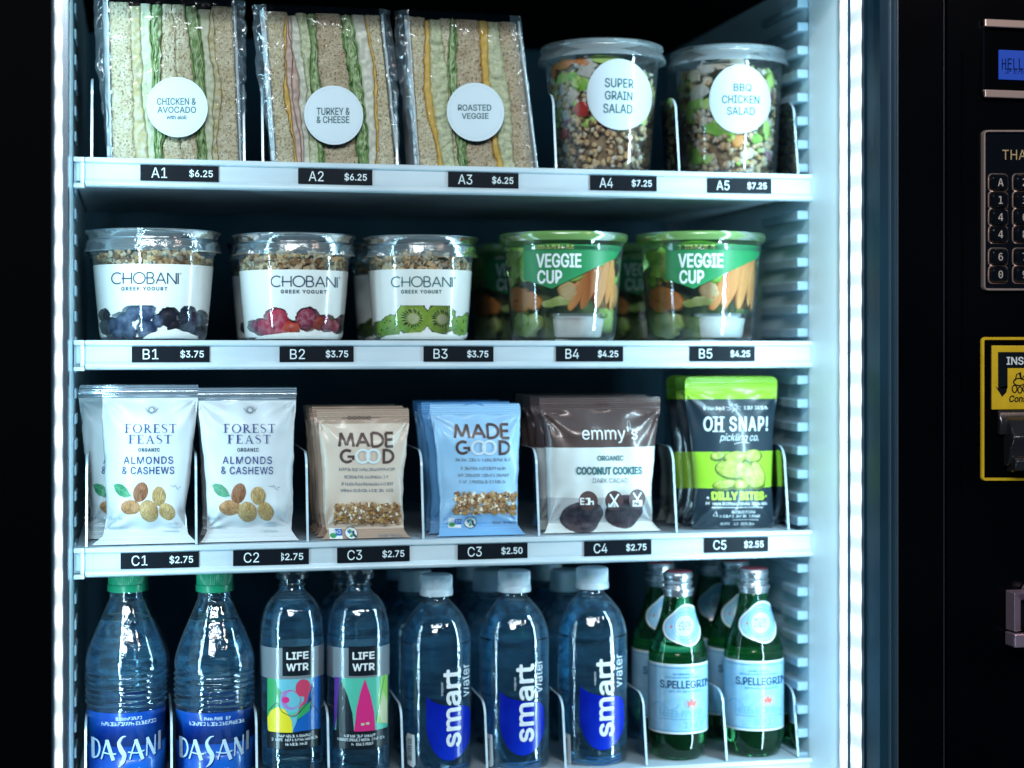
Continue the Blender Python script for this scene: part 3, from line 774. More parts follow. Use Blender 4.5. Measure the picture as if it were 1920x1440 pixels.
# ================================================================== product materials
def bread_mat(name, c1, c2, dark):
    m, nt, b = new_mat(name); b.inputs["Roughness"].default_value = .9; N = nt.nodes.new; L = nt.links.new
    v = coords(nt)
    n1 = N("ShaderNodeTexNoise"); n1.inputs["Scale"].default_value = 75; n1.inputs["Detail"].default_value = 5; r1 = ramp(nt, [(.35, c1), (.65, c2)])
    n2 = N("ShaderNodeTexNoise"); n2.inputs["Scale"].default_value = 480; n2.inputs["Detail"].default_value = 3; r2 = ramp(nt, [(.53, (0, 0, 0)), (.66, (1, 1, 1))])
    mx = N("ShaderNodeMix"); mx.data_type = 'RGBA'; mx.inputs[7].default_value = (*dark, 1)
    L(v, n1.inputs["Vector"]); L(v, n2.inputs["Vector"]); L(n1.outputs["Fac"], r1.inputs["Fac"]); L(n2.outputs["Fac"], r2.inputs["Fac"])
    L(r2.outputs[0], mx.inputs[0]); L(r1.outputs[0], mx.inputs[6]); L(mx.outputs[2], b.inputs["Base Color"])
    bp = N("ShaderNodeBump"); bp.inputs["Strength"].default_value = 1; bp.inputs["Distance"].default_value = .0009; bp.invert = True
    L(n2.outputs["Fac"], bp.inputs["Height"]); L(bp.outputs[0], b.inputs["Normal"]); return m
M['bread'] = bread_mat('wholemeal_bread', (0.72, 0.65, 0.44), (0.88, 0.85, 0.66), (0.32, 0.23, 0.13))
M['bread2'] = bread_mat('brown_bread', (0.60, 0.49, 0.34), (0.78, 0.70, 0.52), (0.24, 0.15, 0.09))
M['crust'] = mat('bread_crust', (0.50, 0.36, 0.20), (0.62, 0.50, 0.32), rough=0.7, scale=200)
M['egg'] = mat('egg_filling', (0.70, 0.62, 0.30), (0.80, 0.78, 0.62), rough=0.6, scale=180, bump=1.2, bscale=300)
M['pale'] = mat('pale_filling', (0.68, 0.76, 0.50), (0.84, 0.88, 0.70), rough=0.5, scale=90, bump=.8, bscale=260)
M['mash'] = mat('crushed_pale_filling', (0.62, 0.72, 0.42), (0.88, 0.92, 0.70), rough=0.6, scale=330, bump=1.6, bscale=380)
M['lettuce'] = mat('lettuce', (0.24, 0.42, 0.15), (0.58, 0.72, 0.46), rough=0.45, scale=120, bump=.6, bscale=300)
M['lettuced'] = mat('lettuce_dark', (0.10, 0.28, 0.06), (0.34, 0.52, 0.20), rough=0.45, scale=120)
M['lettucep'] = mat('lettuce_pale', (0.50, 0.66, 0.36), (0.70, 0.80, 0.56), rough=.4, scale=150)
M['ham'] = mat('turkey_slice', (0.66, 0.46, 0.40), (0.76, 0.62, 0.56), rough=0.45, scale=60, stretch=(1, 1, .3))
M['cheese'] = mat('cheese_slice', (0.80, 0.50, 0.08), (0.84, 0.58, 0.16), rough=0.4, scale=60)
M['cream'] = mat('cream_slice', (0.76, 0.80, 0.66), (0.86, 0.88, 0.78), rough=0.4, scale=80, bump=.3)
M['card'] = mat('white_card', (0.74, 0.80, 0.84), rough=0.5)
M['yog'] = mat('yogurt', (0.74, 0.76, 0.70), (0.80, 0.82, 0.78), rough=0.35, scale=40, coat=.2)
M['yogg'] = mat('yogurt_behind_plastic', (0.76, 0.79, 0.76), (0.80, 0.83, 0.81), rough=0.25, scale=40, coat=.6)
M['gran'] = mat('granola', (0.74, 0.46, 0.19), (0.95, 0.74, 0.44), rough=0.8, scale=160, bump=.8, bscale=500)
M['grand'] = mat('granola_dark', (0.26, 0.12, 0.05), (0.52, 0.32, 0.15), rough=0.8, scale=160, bump=.8, bscale=500)
M['granl'] = mat('granola_pale', (0.72, 0.60, 0.42), (0.84, 0.77, 0.62), rough=0.8, scale=160, bump=.8, bscale=500)
M['blue'] = mat('blueberry', (0.025, 0.05, 0.13), (0.24, 0.32, 0.48), rough=0.6, scale=110, bump=.5, bscale=400, lo=.4, hi=.75)
M['bluec'] = mat('blueberry_dark', (0.012, 0.01, 0.03), (0.05, 0.04, 0.09), rough=0.5, scale=150)
M['straw'] = mat('red_berry', (0.78, 0.03, 0.10), (0.95, 0.38, 0.46), rough=0.5, scale=170, bump=1.2, bscale=500, lo=.4, hi=.8)
M['strawo'] = mat('orange_red_fruit', (0.80, 0.06, 0.03), (0.92, 0.24, 0.14), rough=0.4, scale=120, bump=.6)
M['strawp'] = mat('plum_berry', (0.50, 0.03, 0.12), (0.85, 0.45, 0.52), rough=0.6, scale=300, bump=1, bscale=600, lo=.4, hi=.8)
M['kiwi'] = mat('kiwi_flesh', (0.34, 0.58, 0.04), (0.50, 0.74, 0.12), rough=0.4, scale=90)
M['kiwic'] = mat('kiwi_heart', (0.72, 0.82, 0.38), (0.82, 0.88, 0.55), rough=0.4, scale=150)
M['kiwir'] = mat('kiwi_ring', (0.46, 0.68, 0.10), (0.60, 0.80, 0.22), rough=0.4, scale=150)
M['seed'] = mat('black_seed', (0.008, 0.02, 0.01), rough=0.4)
M['carrot'] = mat('carrot', (0.88, 0.26, 0.04), (0.95, 0.42, 0.12), rough=0.5, scale=60, stretch=(1, 1, .2), bump=.3)
M['carroty'] = mat('pepper_yellow', (0.80, 0.48, 0.12), (0.86, 0.66, 0.34), rough=0.4, scale=60)
M['tomato'] = mat('tomato', (0.60, 0.025, 0.02), (0.70, 0.07, 0.04), rough=0.25, scale=40, coat=.4)
M['onion'] = mat('red_onion', (0.25, 0.05, 0.09), (0.62, 0.40, 0.46), rough=0.4, scale=90)
M['grain'] = mat('grain', (0.78, 0.48, 0.22), (0.94, 0.76, 0.48), rough=0.6, scale=180, bump=.5)
M['grainw'] = mat('grain_pale', (0.78, 0.70, 0.54), (0.90, 0.85, 0.72), rough=0.6, scale=120, bump=.5)
M['grainb'] = mat('grain_dark', (0.14, 0.07, 0.04), (0.34, 0.20, 0.12), rough=0.5, scale=180)
M['feta'] = mat('crumbly_cheese', (0.70, 0.70, 0.62), (0.80, 0.81, 0.76), rough=0.7, scale=200, bump=.8)
M['core'] = mat('salad_core', (0.20, 0.12, 0.06), (0.40, 0.28, 0.16), rough=0.9, scale=150)
M['leaf'] = mat('salad_leaf', (0.22, 0.60, 0.05), (0.46, 0.80, 0.14), rough=0.4, scale=100, bump=.5)
M['leafl'] = mat('pale_leaf', (0.52, 0.82, 0.12), (0.70, 0.92, 0.30), rough=0.4, scale=100, bump=.5)
M['cuke'] = mat('cucumber', (0.44, 0.60, 0.14), (0.74, 0.80, 0.36), rough=0.4, scale=70, bump=.5)
M['cored'] = mat('veg_core', (0.05, 0.10, 0.03), (0.20, 0.24, 0.08), rough=0.8, scale=60)
M['vlabel'] = mat('green_label', (0.018, 0.22, 0.075), (0.03, 0.27, 0.10), rough=0.4, scale=30)
M['vlid'] = clear_mat('green_lid_plastic', (0.45, 0.85, 0.20), rough=0.15, gain=.7, base=0.05, haze=0.6, hcol=(0.50, 0.80, 0.30))
M['dip'] = mat('white_dip', (0.84, 0.84, 0.78), (0.88, 0.88, 0.83), rough=0.4, scale=50)
M['dipcup'] = clear_mat('dip_cup_plastic', (0.9, 0.93, 0.95), rough=0.15, haze=.35)

# ================================================================== sandwiches
LAYW = {'bread': 'bread', 'bread2': 'bread2'}
NAMES = {'bread': 'bread_slice', 'bread2': 'bread_slice', 'egg': 'egg_filling', 'pale': 'pale_filling', 'mash': 'crushed_filling', 'lettuce': 'lettuce', 'ham': 'turkey_slice', 'cheese': 'cheese_slice', 'cream': 'cream_slice'}
def sandwich(label, quad, yf, layers, sticker, text, seed, ears=(1, 1)):
    """quad: photo corners of the cut face TL, TR, BR, BL; layers: (kind, [left edge fraction at top, middle, bottom])"""
    rnd = random.Random(seed)
    (tl, tr, br, bl) = quad
    fr = Flat((bl[0] + br[0]) / 2, ZA, yf)
    t = thing('sandwich', label, 'sandwich', fr.loc, 0, 'wrapped sandwiches on the top shelf')
    TL, TR, BR, BL = [Vector(fr.xz(*p)) for p in quad]
    BL.y = BR.y = 0.0008
    def face(u, v):        # v 0 bottom .. 1 top
        a = BL.lerp(TL, v); b = BR.lerp(TR, v); p = a.lerp(b, u); return p.x, p.y
    H = (TL.y + TR.y) / 2
    depth = lambda z: .066 * (1 - .55 * max(0, z / H) ** 1.5)
    def edge(fr3, v, k):
        top, mid, bot = fr3
        e = bot + (mid - bot) * v * 2 if v < .5 else mid + (top - mid) * (v - .5) * 2
        return e + (.026 * noise.noise(Vector((seed + k * 3.1, v * 3.6, 0))) + .010 * noise.noise(Vector((seed + k * 5.1, v * 11, 2))) + .010 * noise.noise(Vector((seed + k * 3.1, v * 22, 5))) if 0 < k < len(layers) else 0)
    for i, (kind, lf) in enumerate(layers):
        rf_ = layers[i + 1][1] if i + 1 < len(layers) else (1, 1, 1)
        br_ = kind.startswith('bread')
        if kind == 'lettuce':
            def slab(u, v):
                vv = v * .99; a = edge(lf, vv, i); b = edge(rf_, vv, i + 1); b = max(b, a + .004)
                x, z = face(a + (b - a) * u, vv)
                rdg = abs(noise.noise(Vector((x * 230 + .6 * math.sin(z * 160), seed + i, z * 70))))
                y = .0008 - .0042 * min(1, rdg * 3) * math.sin(PI * u) ** .4 + .0016 * noise.noise(Vector((x * 300, seed, z * 240))) + .010 * (1 - math.sin(PI * u) ** .3)
                return (x, y, z)
            MB().grid(slab, 14, 150).build('lettuce', 'lettuce', t, smooth=True)
            for s_ in range(5):
                f0 = (s_ + .2 + .6 * rnd.random()) / 5; ph = rnd.random() * 9; z0 = rnd.uniform(0, .25) if s_ % 2 else 0; z1 = rnd.uniform(.60, 1.0)
                lean = rnd.uniform(-.25, .25)
                def fn(u, v, f0=f0, ph=ph, z0=z0, z1=z1, lean=lean):
                    vv = z0 + (z1 - z0) * v; a = edge(lf, vv, i); b = edge(rf_, vv, i + 1)
                    uu = a + (b - a) * min(1.02, max(-.02, f0 + lean * (v - .5) + .10 * noise.noise(Vector((vv * 9, ph, 1))) * 2 + .05 * math.sin(vv * 47 + ph * 2)))
                    x, z = face(uu, vv)
                    y = -.0022 + .0016 * noise.noise(Vector((vv * 28, ph, 0))) * 2 + u * .012
                    return (x + .0006 * math.sin(u * 9 + vv * 30), y, z)
                o = MB().grid(fn, 3, 90).build('lettuce_leaf', 'lettucep' if s_ % 2 else 'lettuced', t, smooth=True)
                md = o.modifiers.new('thick', 'SOLIDIFY'); md.thickness = .0006 + .0007 * rnd.random(); md.offset = 0
            continue
        n = {'bread': 22, 'bread2': 22}.get(kind, 10); nv = 110
        prot = {'bread': 0, 'bread2': 0, 'egg': .0006, 'pale': .0004, 'mash': .0002, 'ham': -.0004, 'cheese': .0003, 'cream': .0004}[kind]
        rg = {'bread': .0007, 'bread2': .0007, 'egg': .0026, 'mash': .0026, 'pale': .0014, 'ham': .0012, 'cheese': .0005, 'cream': .0014}[kind]
        fq = 330 if br_ else 190
        topz = 1.0 if br_ else rnd.uniform(.975, 1.0)
        gap = .0035 if not br_ else .0012
        mb = MB(); ringcols = []
        # columns run round the slice: left side back -> front -> right side back
        def fn(u, v):
            vv = v * topz; a = edge(lf, vv, i) + gap * .3; b = edge(rf_, vv, i + 1) - gap * .3
            if b < a + .003: b = a + .003
            if u < .1: uu, back = a, (1 - u / .1)
            elif u > .9: uu, back = b, (u - .9) / .1
            else: uu, back = a + (b - a) * (u - .1) / .8, 0
            x, z = face(uu, vv)
            if back: return (x, depth(z) * back + .0008, z)
            e = min(u - .1, .9 - u) / .8
            rnd_edge = .0024 * (1 - min(1, e / .16)) ** 2 + .0022 * (1 - min(1, (1 - v) / .02)) ** 2
            y = -prot + rnd_edge + rg * noise.noise(Vector((x * fq, seed, z * fq))) + rg * .8 * noise.noise(Vector((x * 90, seed + 5, z * 60)))
            if br_:
                pore = noise.noise(Vector((x * 620, seed, z * 480))); 
                if pore > .26: y += .0030 * min(1, (pore - .26) / .15)
            return (x, y, z)
        nu = 4 + n; us = [0, .05] + [.1 + .8 * k / n for k in range(n + 1)] + [.95, 1]
        b0 = 0
        for j in range(nv + 1):
            for u in us: mb.v.append(fn(u, j / nv))
        C_n = len(us)
        for j in range(nv):
            for k in range(C_n - 1): a = j * C_n + k; mb.face((a, a + 1, a + C_n + 1, a + C_n))
        top = nv * C_n; mb.face([top + k for k in range(C_n)][::-1]); mb.face([k for k in range(C_n)])
        mb.build(NAMES[kind], kind, t, smooth=True)
    # card wedge
    mb = MB()
    for (c0, c1, sg) in ((BL, TL, -1), (BR, TR, 1)):
        b = len(mb.v); th = .0007
        for yy, k in ((-.0035, 0), (.07, 1)):
            for q, zf in ((c0, 0), (c1, 1 if not k else .45)):
                p = c0.lerp(c1, zf if k else (zf if zf == 0 else 1.0))
                for s_ in (0, 1): mb.v.append((p.x + sg * (.0012 + th * s_), yy, max(0.0004, p.y)))
        for q in ((0, 2, 6, 4), (1, 5, 7, 3), (0, 1, 3, 2), (4, 6, 7, 5), (2, 3, 7, 6), (0, 4, 5, 1)): mb.face([b + i_ for i_ in q])
    for z_a in (0,):
        mb.box(BL.x, BR.x, .001, .07, .0001, .0007)
    mb.v[0:0] = []
    mb.build('card_wedge', 'card', t)
    # front flange of the card: a thin folded lip down each side
    for (c0, c1, sg, wd) in ((BL, TL, -1, .0042), (BR, TR, 1, .0022)):
        fn = lambda u, v, c0=c0, c1=c1, sg=sg, wd=wd: ((c0.x + (c1.x - c0.x) * v) + sg * (.0010 + wd * u) + .0006 * noise.noise(Vector((v * 9, sg, seed))), -.0040 + .0035 * u + .0008 * noise.noise(Vector((v * 14, seed, u))), max(.0006, (c0.y + (c1.y - c0.y) * v)))
        o = MB().grid(fn, 3, 40).build('card_lip', 'card', t, smooth=True)
        md = o.modifiers.new('thick', 'SOLIDIFY'); md.thickness = .0005
    # film
    W = (TR.x - TL.x + BR.x - BL.x) / 2
    def film(u, v):
        e0, e1 = -.115 * ears[0], 1 + .10 * ears[1]
        uu = e0 + (e1 - e0) * u; vv = v * 1.035
        x, z = face(min(1.02, max(-.02, uu)), vv)
        out = max(0, -uu - .02, uu - 1.02) * W; sg = -1 if uu < .5 else 1
        taper = 1 - .80 * max(0, .62 - vv) / .62
        x += sg * out * taper
        cr = min(1, out / .006)
        amp = .0005 + .0060 * cr
        rn = 1 - abs(noise.noise(Vector((x * 70, seed, z * 45)))) * 2
        rn2 = noise.noise(Vector((x * 160, seed + 3, z * 120)))
        y = -.0052 - .0006 * max(0, rn2 - .25) - .0003 * noise.noise(Vector((x * 30, seed, z * 12))) - amp * cr * rn * .8 + amp * cr * .7 * rn2 + out * .9
        if z < .012: y += .0006
        x += cr * .0022 * noise.noise(Vector((z * 90, seed, x * 50)))
        return (x, min(y, -.0042) if not cr else y, max(.0012, z + cr * .002 * rn2))
    MB().grid(film, 90, 110, lambda u, v: 0 if u < .09 or u > .91 else 1).build('film_wrap', ['film', 'filmf'], t, smooth=True)
    # sticker
    cx_, cy_, rx_, ry_ = sticker
    sx, sz = fr.xz(cx_, cy_); rr = (fr.xz(cx_ + rx_, cy_)[0] - sx + sz - fr.xz(cx_, cy_ + ry_)[1]) / 2
    mb = MB(); n = 64
    mb.v = [(rr * math.cos(2 * PI * k / n), -.0002, rr * math.sin(2 * PI * k / n)) for k in range(n)] + [(rr * math.cos(2 * PI * k / n), .0001, rr * math.sin(2 * PI * k / n)) for k in range(n)]
    mb.face(range(n)); mb.face([n + k for k in range(n)][::-1])
    for k in range(n): mb.face((k, (k + 1) % n, n + (k + 1) % n, n + k))
    st = mb.build('sticker', 'sticker', t); st.location = (sx, -.0076, sz)
    p = Print(fr)
    for (s_, x0, y0, x1, y1) in text: p.text(s_, x0, y0, x1, y1, 'teal', bold=.25)
    for k in range(150):
        a = 2 * PI * k / 150
        if rnd.random() < .35: continue
        p.ring(cx_, cy_, rx_ * .89, rx_ * .89, .7, 'inkf', n=1, a0=math.degrees(a), a1=math.degrees(a) + 1.4)
    p.build('lettering', lambda x, z, l: (x - sx, -.0003 - l, z - sz), st, step=0)
    return t
M['filmf'] = clear_mat('taut_film', (0.97, 0.99, 0.995), rough=0.09, gain=1.0, base=0.02, bump=0.55, bscale=34)
M['inkf'] = mat('faint_ink', (0.42, 0.55, 0.62), rough=0.5)
sandwich('chicken and avocado sandwich with white round sticker, wrapped in clear film above tag A1', ((204, 2), (436, 12), (448, 299), (212, 296)), .012,
    [('bread', (0, 0, 0)), ('egg', (.17, .17, .18)), ('pale', (.24, .25, .27)), ('lettuce', (.335, .335, .34)), ('bread', (.42, .41, .39)), ('bread', (.52, .535, .54)), ('lettuce', (.61, .665, .68)), ('pale', (.71, .745, .74)), ('egg', (.80, .82, .79)), ('bread', (.825, .875, .83))],
    (332, 203, 59, 54), (("CHICKEN &", 294, 186, 367, 199), ("AVOCADO", 295, 202, 367, 214), ("with aioli", 312, 218, 349, 226)), 1)
sandwich('turkey and cheese sandwich with pink turkey folds and white round sticker above tag A2', ((498, 20), (712, 28), (742, 304), (519, 302)), .012,
    [('bread', (0, 0, 0)), ('cheese', (.165, .115, .15)), ('ham', (.175, .14, .175)), ('ham', (.19, .19, .20)), ('cream', (.20, .235, .22)), ('mash', (.28, .29, .29)), ('lettuce', (.37, .345, .355)), ('bread2', (.43, .425, .40)), ('lettuce', (.65, .675, .69)), ('cream', (.75, .79, .77)), ('cheese', (.87, .895, .83)), ('bread', (.885, .915, .85))],
    (624, 218, 57, 53), (("TURKEY &", 592, 204, 654, 218), ("& CHEESE", 592, 220, 653, 233)), 2)
sandwich('roasted veggie sandwich with yellow strips and white round sticker above tag A3', ((768, 30), (968, 41), (1003, 314), (787, 309)), .012,
    [('bread', (0, 0, 0)), ('cheese', (.145, .085, .16)), ('mash', (.185, .145, .215)), ('bread', (.27, .30, .315)), ('lettuce', (.375, .31, .36)), ('bread2', (.42, .385, .42)), ('cheese', (.655, .62, .665)), ('mash', (.725, .685, .72)), ('bread2', (.83, .855, .83))],
    (889, 212, 55, 53), (("ROASTED", 856, 198, 918, 210), ("VEGGIE", 863, 214, 913, 225)), 3, (1.2, .35))

# ================================================================== cups
def lids(kind, Rt, H):
    """profile of the clear lid, radius and height"""
    if kind == 'granola':
        return [(0, H - .0015), (Rt * .86, H - .0015), (Rt * .95, H - .0035), (Rt * 1.05, H - .001), (Rt * 1.115, H), (Rt * 1.125, H - .0012), (Rt * 1.08, H - .0035), (Rt * 1.055, H - .0075), (Rt * 1.08, H - .0085), (Rt * 1.095, H - .0105), (Rt * 1.10, H - .0155), (Rt * 1.125, H - .0195), (Rt * 1.12, H - .0205), (Rt * 1.04, H - .0195)]
    return [(0, H - .003), (Rt * .93, H - .003), (Rt * .97, H - .0005), (Rt * 1.03, H), (Rt * 1.075, H - .0015), (Rt * 1.085, H - .004), (Rt * 1.06, H - .0055), (Rt * 1.065, H - .009), (Rt * 1.10, H - .0115), (Rt * 1.125, H - .0155), (Rt * 1.13, H - .017), (Rt * 1.05, H - .0162)]
def cup_shell(t, fr, prof_px, H, Rt, lid='granola', lidmat='lid'):
    prof = [(0, .0022), (prof_px[0][0] * .86, .0018), (prof_px[0][0] * .93, .0006)] + prof_px
    MB().lathe(prof, 72).build('cup', 'shell', t, smooth='auto')
    if lid: MB().lathe(lids(lid, Rt, H), 72).build('lid', lidmat, t, smooth='auto')
BLUE_SP = [(205, 612, 17, 0), (228, 606, 19, 0), (246, 590, 15, 0), (215, 628, 14, 0), (240, 626, 15, 0), (272, 586, 19, 0), (275, 619, 18, 0), (297, 603, 12, 0), (317, 596, 18, 1), (327, 612, 14, 1), (352, 593, 17, 0), (358, 615, 18, 0), (375, 598, 15, 0), (380, 622, 13, 1), (196, 592, 11, 1)]
RED_SP = [(476, 612, 11, 1), (490, 614, 15, 0), (518, 601, 22, 0), (500, 625, 12, 0), (524, 624, 13, 0), (543, 619, 18, 2), (577, 600, 22, 1), (598, 606, 14, 2), (612, 607, 16, 0), (632, 612, 14, 0), (643, 600, 10, 1)]
FRUITS = {'blue': [q[:3] for q in BLUE_SP], 'red': [q[:3] for q in RED_SP], 'kiwi': [(773, 598, 30), (826, 599, 28), (735, 612, 20), (712, 618, 15), (862, 612, 18), (878, 600, 13)]}
def yogurt_cup(label, cx, yc, ytop, body, lab, fruit, seed, tcx, inkm):
    """body: (half width at rim, y of rim, half width at base); lab: y top of white band"""
    rnd = random.Random(seed)
    fr = Round(cx, ZB, yc)
    t = thing('yogurt_cup', label, 'yogurt cup', fr.loc, fr.phi, 'yogurt parfait cups on the middle shelf')
    H = fr.z(ytop); Rt = fr.r(body[0]); Rb = fr.r(body[2]); zr = fr.z(body[1])
    rf = lambda z: Rb + (Rt - Rb) * (z / zr) + (-.003 * (1 - min(1, z / .006)) ** 2)
    prof = [(rf(z) , z) for z in (.0, .001, .0025, .006, .02, .04, .06, zr * .8, zr)] + [(Rt * 1.03, zr + .001), (Rt * 1.04, zr + .005)]
    cup_shell(t, fr, prof, H, Rt)
    zt = fr.z(lab); zb = fr.z(580)
    ri = lambda z: rf(z) - .0010
    # yogurt body, dips where fruit sits
    zfr = {'blue': 585, 'red': 590, 'kiwi': 590}[fruit]
    FR = FRUITS[fruit]
    def line(a):
        px = cx + math.sin(a) * 100
        return fr.z(zfr) + .0035 * noise.noise(Vector((a * 2.6, seed, 0))) + .0008 * noise.noise(Vector((a * 22, seed, 4)))
    def yw(r, z, a):
        if r <= 0 or z >= fr.z(570) or abs(a - PI) < 1.0: return r
        if abs(math.atan2(math.sin(a), math.cos(a))) > 1.45: return r - .011 * min(1, max(0, (line(a) - z) / .0016))
        xx = r * math.sin(a); d = 1e9
        for px, py, rp in FR:
            d = min(d, math.hypot(xx - fr.x(px), (z - fr.z(py))) - fr.r(rp) * 1.02)
        d += .0012 * noise.noise(Vector((xx * 300, z * 300, seed)))
        return r - .011 * min(1, max(0, -d / .0011))
    yprof = [(0, .0030)] + [(rf(z) + .00012, z) for z in [.003] + [.004 + .0007 * k for k in range(42)] + [.04, .05, zt - .002]] + [(rf(zt) + .0001, zt), (0, zt + .001)]
    MB().lathe(yprof, 260, wob=yw).build('yogurt', 'yogg', t, smooth='auto')
    band = MB().lathe([(rf(z) + .00025, z) for z in (fr.z(575), zb + (zt - zb) * .33, zb + (zt - zb) * .66, zt)], 72).build('label_band', 'yogg', t, smooth=True)
    # granola
    cl = wall_clamp(rf, .0012)
    g = MB()
    zg = zr - .001
    for k in range(560):
        if k < 400: a = rnd.uniform(0, 2 * PI); r_ = ri(zt) * rnd.uniform(.86, 1.0); z_ = rnd.uniform(zt, zg - .004 + .010 * noise.noise(Vector((a * 1.5, seed, 0))))
        else: a = rnd.uniform(0, 2 * PI); r_ = ri(zt) * math.sqrt(rnd.random()) * .95; z_ = zg - .002 + .010 * (1 - (r_ / Rt) ** 2) * rnd.random()
        s_ = rnd.uniform(.0016, .0042)
        chunk(g, (r_ * math.sin(a), -r_ * math.cos(a), z_), (s_, s_ * rnd.uniform(.6, 1), s_ * rnd.uniform(.5, .9)), rnd, rnd.choice((0, 0, 0, 1, 2, 2)), rough=.5, clampf=cl, freq=1.8)
    tag(g.build('granola', ['gran', 'grand', 'granl'], t, smooth=False), kind='stuff')
    MB().lathe([(0, zt + .002), (ri(zt) - .006, zt + .002), (ri(zt) - .007, zg - .004), (0, zg)], 32).build('granola_bed', 'grand', t)
    # fruit against the wall
    fc = wall_clamp(rf, .0004)
    if fruit == 'blue':
        sp = [(205, 612, 17, 0), (228, 606, 19, 0), (246, 590, 15, 0), (215, 628, 14, 0), (240, 626, 15, 0), (272, 586, 19, 0), (275, 619, 18, 0), (297, 603, 12, 0), (317, 596, 18, 1), (327, 612, 14, 1), (352, 593, 17, 0), (358, 615, 18, 0), (375, 598, 15, 0), (380, 622, 13, 1), (196, 592, 11, 1)]
        for px, py, rp, d in sp:
            mb = MB(); r_ = fr.r(rp); x_, z_ = fr.xz(px, py); a = math.asin(max(-.99, min(.99, x_ / (rf(z_)))))
            rc = ri(z_) - r_ * .78
            chunk(mb, (rc * math.sin(a), -rc * math.cos(a), max(z_, r_)), (r_, r_, r_ * .94), rnd, 0, ICO3, .05, fc)
            mb.build('blueberry', 'bluec' if d else 'blue', t, smooth=True)
        for k in range(6):
            a = 2.0 + k * .42; r_ = fr.r(17); rc = ri(.012) - r_ * .5; mb = MB()
            chunk(mb, (rc * math.sin(a), -rc * math.cos(a), r_ + .002 * (k % 3)), (r_, r_, r_), rnd, 0, ICO2, .05, fc); mb.build('blueberry', 'blue', t, smooth=True)
    if fruit == 'red':
        sp = [(476, 612, 11, 1), (490, 614, 15, 0), (518, 601, 22, 0), (500, 625, 12, 0), (524, 624, 13, 0), (543, 619, 18, 2), (577, 600, 22, 1), (598, 606, 14, 2), (612, 607, 16, 0), (632, 612, 14, 0), (643, 600, 10, 1)]
        for px, py, rp, d in sp:
            mb = MB(); r_ = fr.r(rp); x_, z_ = fr.xz(px, py); a = math.asin(max(-.985, min(.985, x_ / (rf(z_)))))
            rc = ri(z_) - r_ * .74
            chunk(mb, (rc * math.sin(a), -rc * math.cos(a), max(z_, r_ * .9)), (r_, r_, r_ * .92), rnd, 0, ICO3, .12, fc)
            mb.build('red_berry', ('straw', 'strawp', 'strawo')[d], t, smooth=True)
        for k in range(6):
            a = 2.0 + k * .42; r_ = fr.r(17); rc = ri(.012) - r_ * .5; mb = MB()
            chunk(mb, (rc * math.sin(a), -rc * math.cos(a), r_ + .002 * (k % 3)), (r_, r_, r_), rnd, 0, ICO2, .05, fc); mb.build('red_berry', 'straw', t, smooth=True)
    if fruit == 'kiwi':
        for (px, py, rp) in ((773, 598, 30), (826, 599, 28), (735, 612, 20), (712, 618, 15), (862, 612, 18), (878, 600, 13)):
            p = Print(fr); main = rp > 25
            p.ell(px, py, rp, rp * .96, 'kiwi', 1, 40)
            if main:
                p.ell(px + 1, py, rp * .66, rp * .62, 'kiwir', 2, 40); p.ell(px + 2, py + 1, rp * .33, rp * .30, 'kiwic', 3, 30)
                for k in range(22):
                    a = 2 * PI * (k + rnd.uniform(-.25, .25)) / 22; r0, r1 = rp * .38, rp * rnd.uniform(.58, .70)
                    p.ribbon([(px + 2 + r0 * math.cos(a), py + 1 + r0 * math.sin(a) * .93), (px + 1 + (r0 + r1) / 2 * math.cos(a), py + (r0 + r1) / 2 * math.sin(a) * .93), (px + r1 * math.cos(a), py + r1 * math.sin(a) * .93)], [.6, rp * .085, 1.0], 'seed', 4)
            else:
                for k in range(7):
                    a = rnd.random() * 6; q = rp * rnd.uniform(.2, .6)
                    p.ribbon([(px + q * math.cos(a), py + q * math.sin(a)), (px + (q + 3) * math.cos(a), py + (q + 3) * math.sin(a))], [1.2, 2.2], 'seed', 2)
            p.build('kiwi_slice', cyl_map(lambda z: rf(z) - .0010), t, step=.003, thick=.00016)
        for k in range(16):
            mb = MB(); px = rnd.choice((rnd.uniform(702, 745), rnd.uniform(850, 884), rnd.uniform(745, 850))); py = rnd.uniform(612, 630); r_ = fr.r(rnd.uniform(5, 9)); x_, z_ = fr.xz(px, py); a = math.asin(max(-.985, min(.985, x_ / rf(z_))))
            rc = ri(z_) - r_ * .4
            chunk(mb, (rc * math.sin(a), -rc * math.cos(a), max(z_, r_)), (r_, r_, r_), rnd, 0, ICO2, .3, wall_clamp(rf, .0006)); mb.build('kiwi_piece', 'kiwi' if k % 2 else 'leaf', t, smooth=True)
    # a spill of yogurt in front of the fruit at the foot
    def spill(u, v):
        px = body[3] + (body[4] - body[3]) * u
        h = math.sin(PI * u) ** .6 * (13 if fruit != 'blue' else 18) * (1 + .25 * noise.noise(Vector((u * 6, seed, 0))))
        x_, z_ = fr.xz(px, 637 - h * v)
        r_ = rf(max(.0003, z_)) + .00008; a = math.asin(max(-.99, min(.99, x_ / r_)))
        return (r_ * math.sin(a), -r_ * math.cos(a), max(.0012, z_))
    MB().grid(spill, 40, 6).build('yogurt_pool', 'yog', t, smooth=True)
    # print
    p = Print(fr); x0 = tcx - 61; x1 = tcx + 61
    y0, y1 = (516, 536) if fruit == 'blue' else ((522, 541) if fruit == 'red' else (523, 541))
    if fruit == 'kiwi': x0 = tcx - 57; x1 = tcx + 55
    p.pen("CHOBANI", x0, y0, x1, y1, 2.3, inkm, gap=.17)
    p.text("GREEK YOGURT", x0 + 18, y1 + 5.5, x1 - 20, y1 + 12.5, inkm, space=1.2, bold=.35)
    p.ring(x1 + 4, y0 + 1, 1.6, 1.6, .6, inkm, n=10)
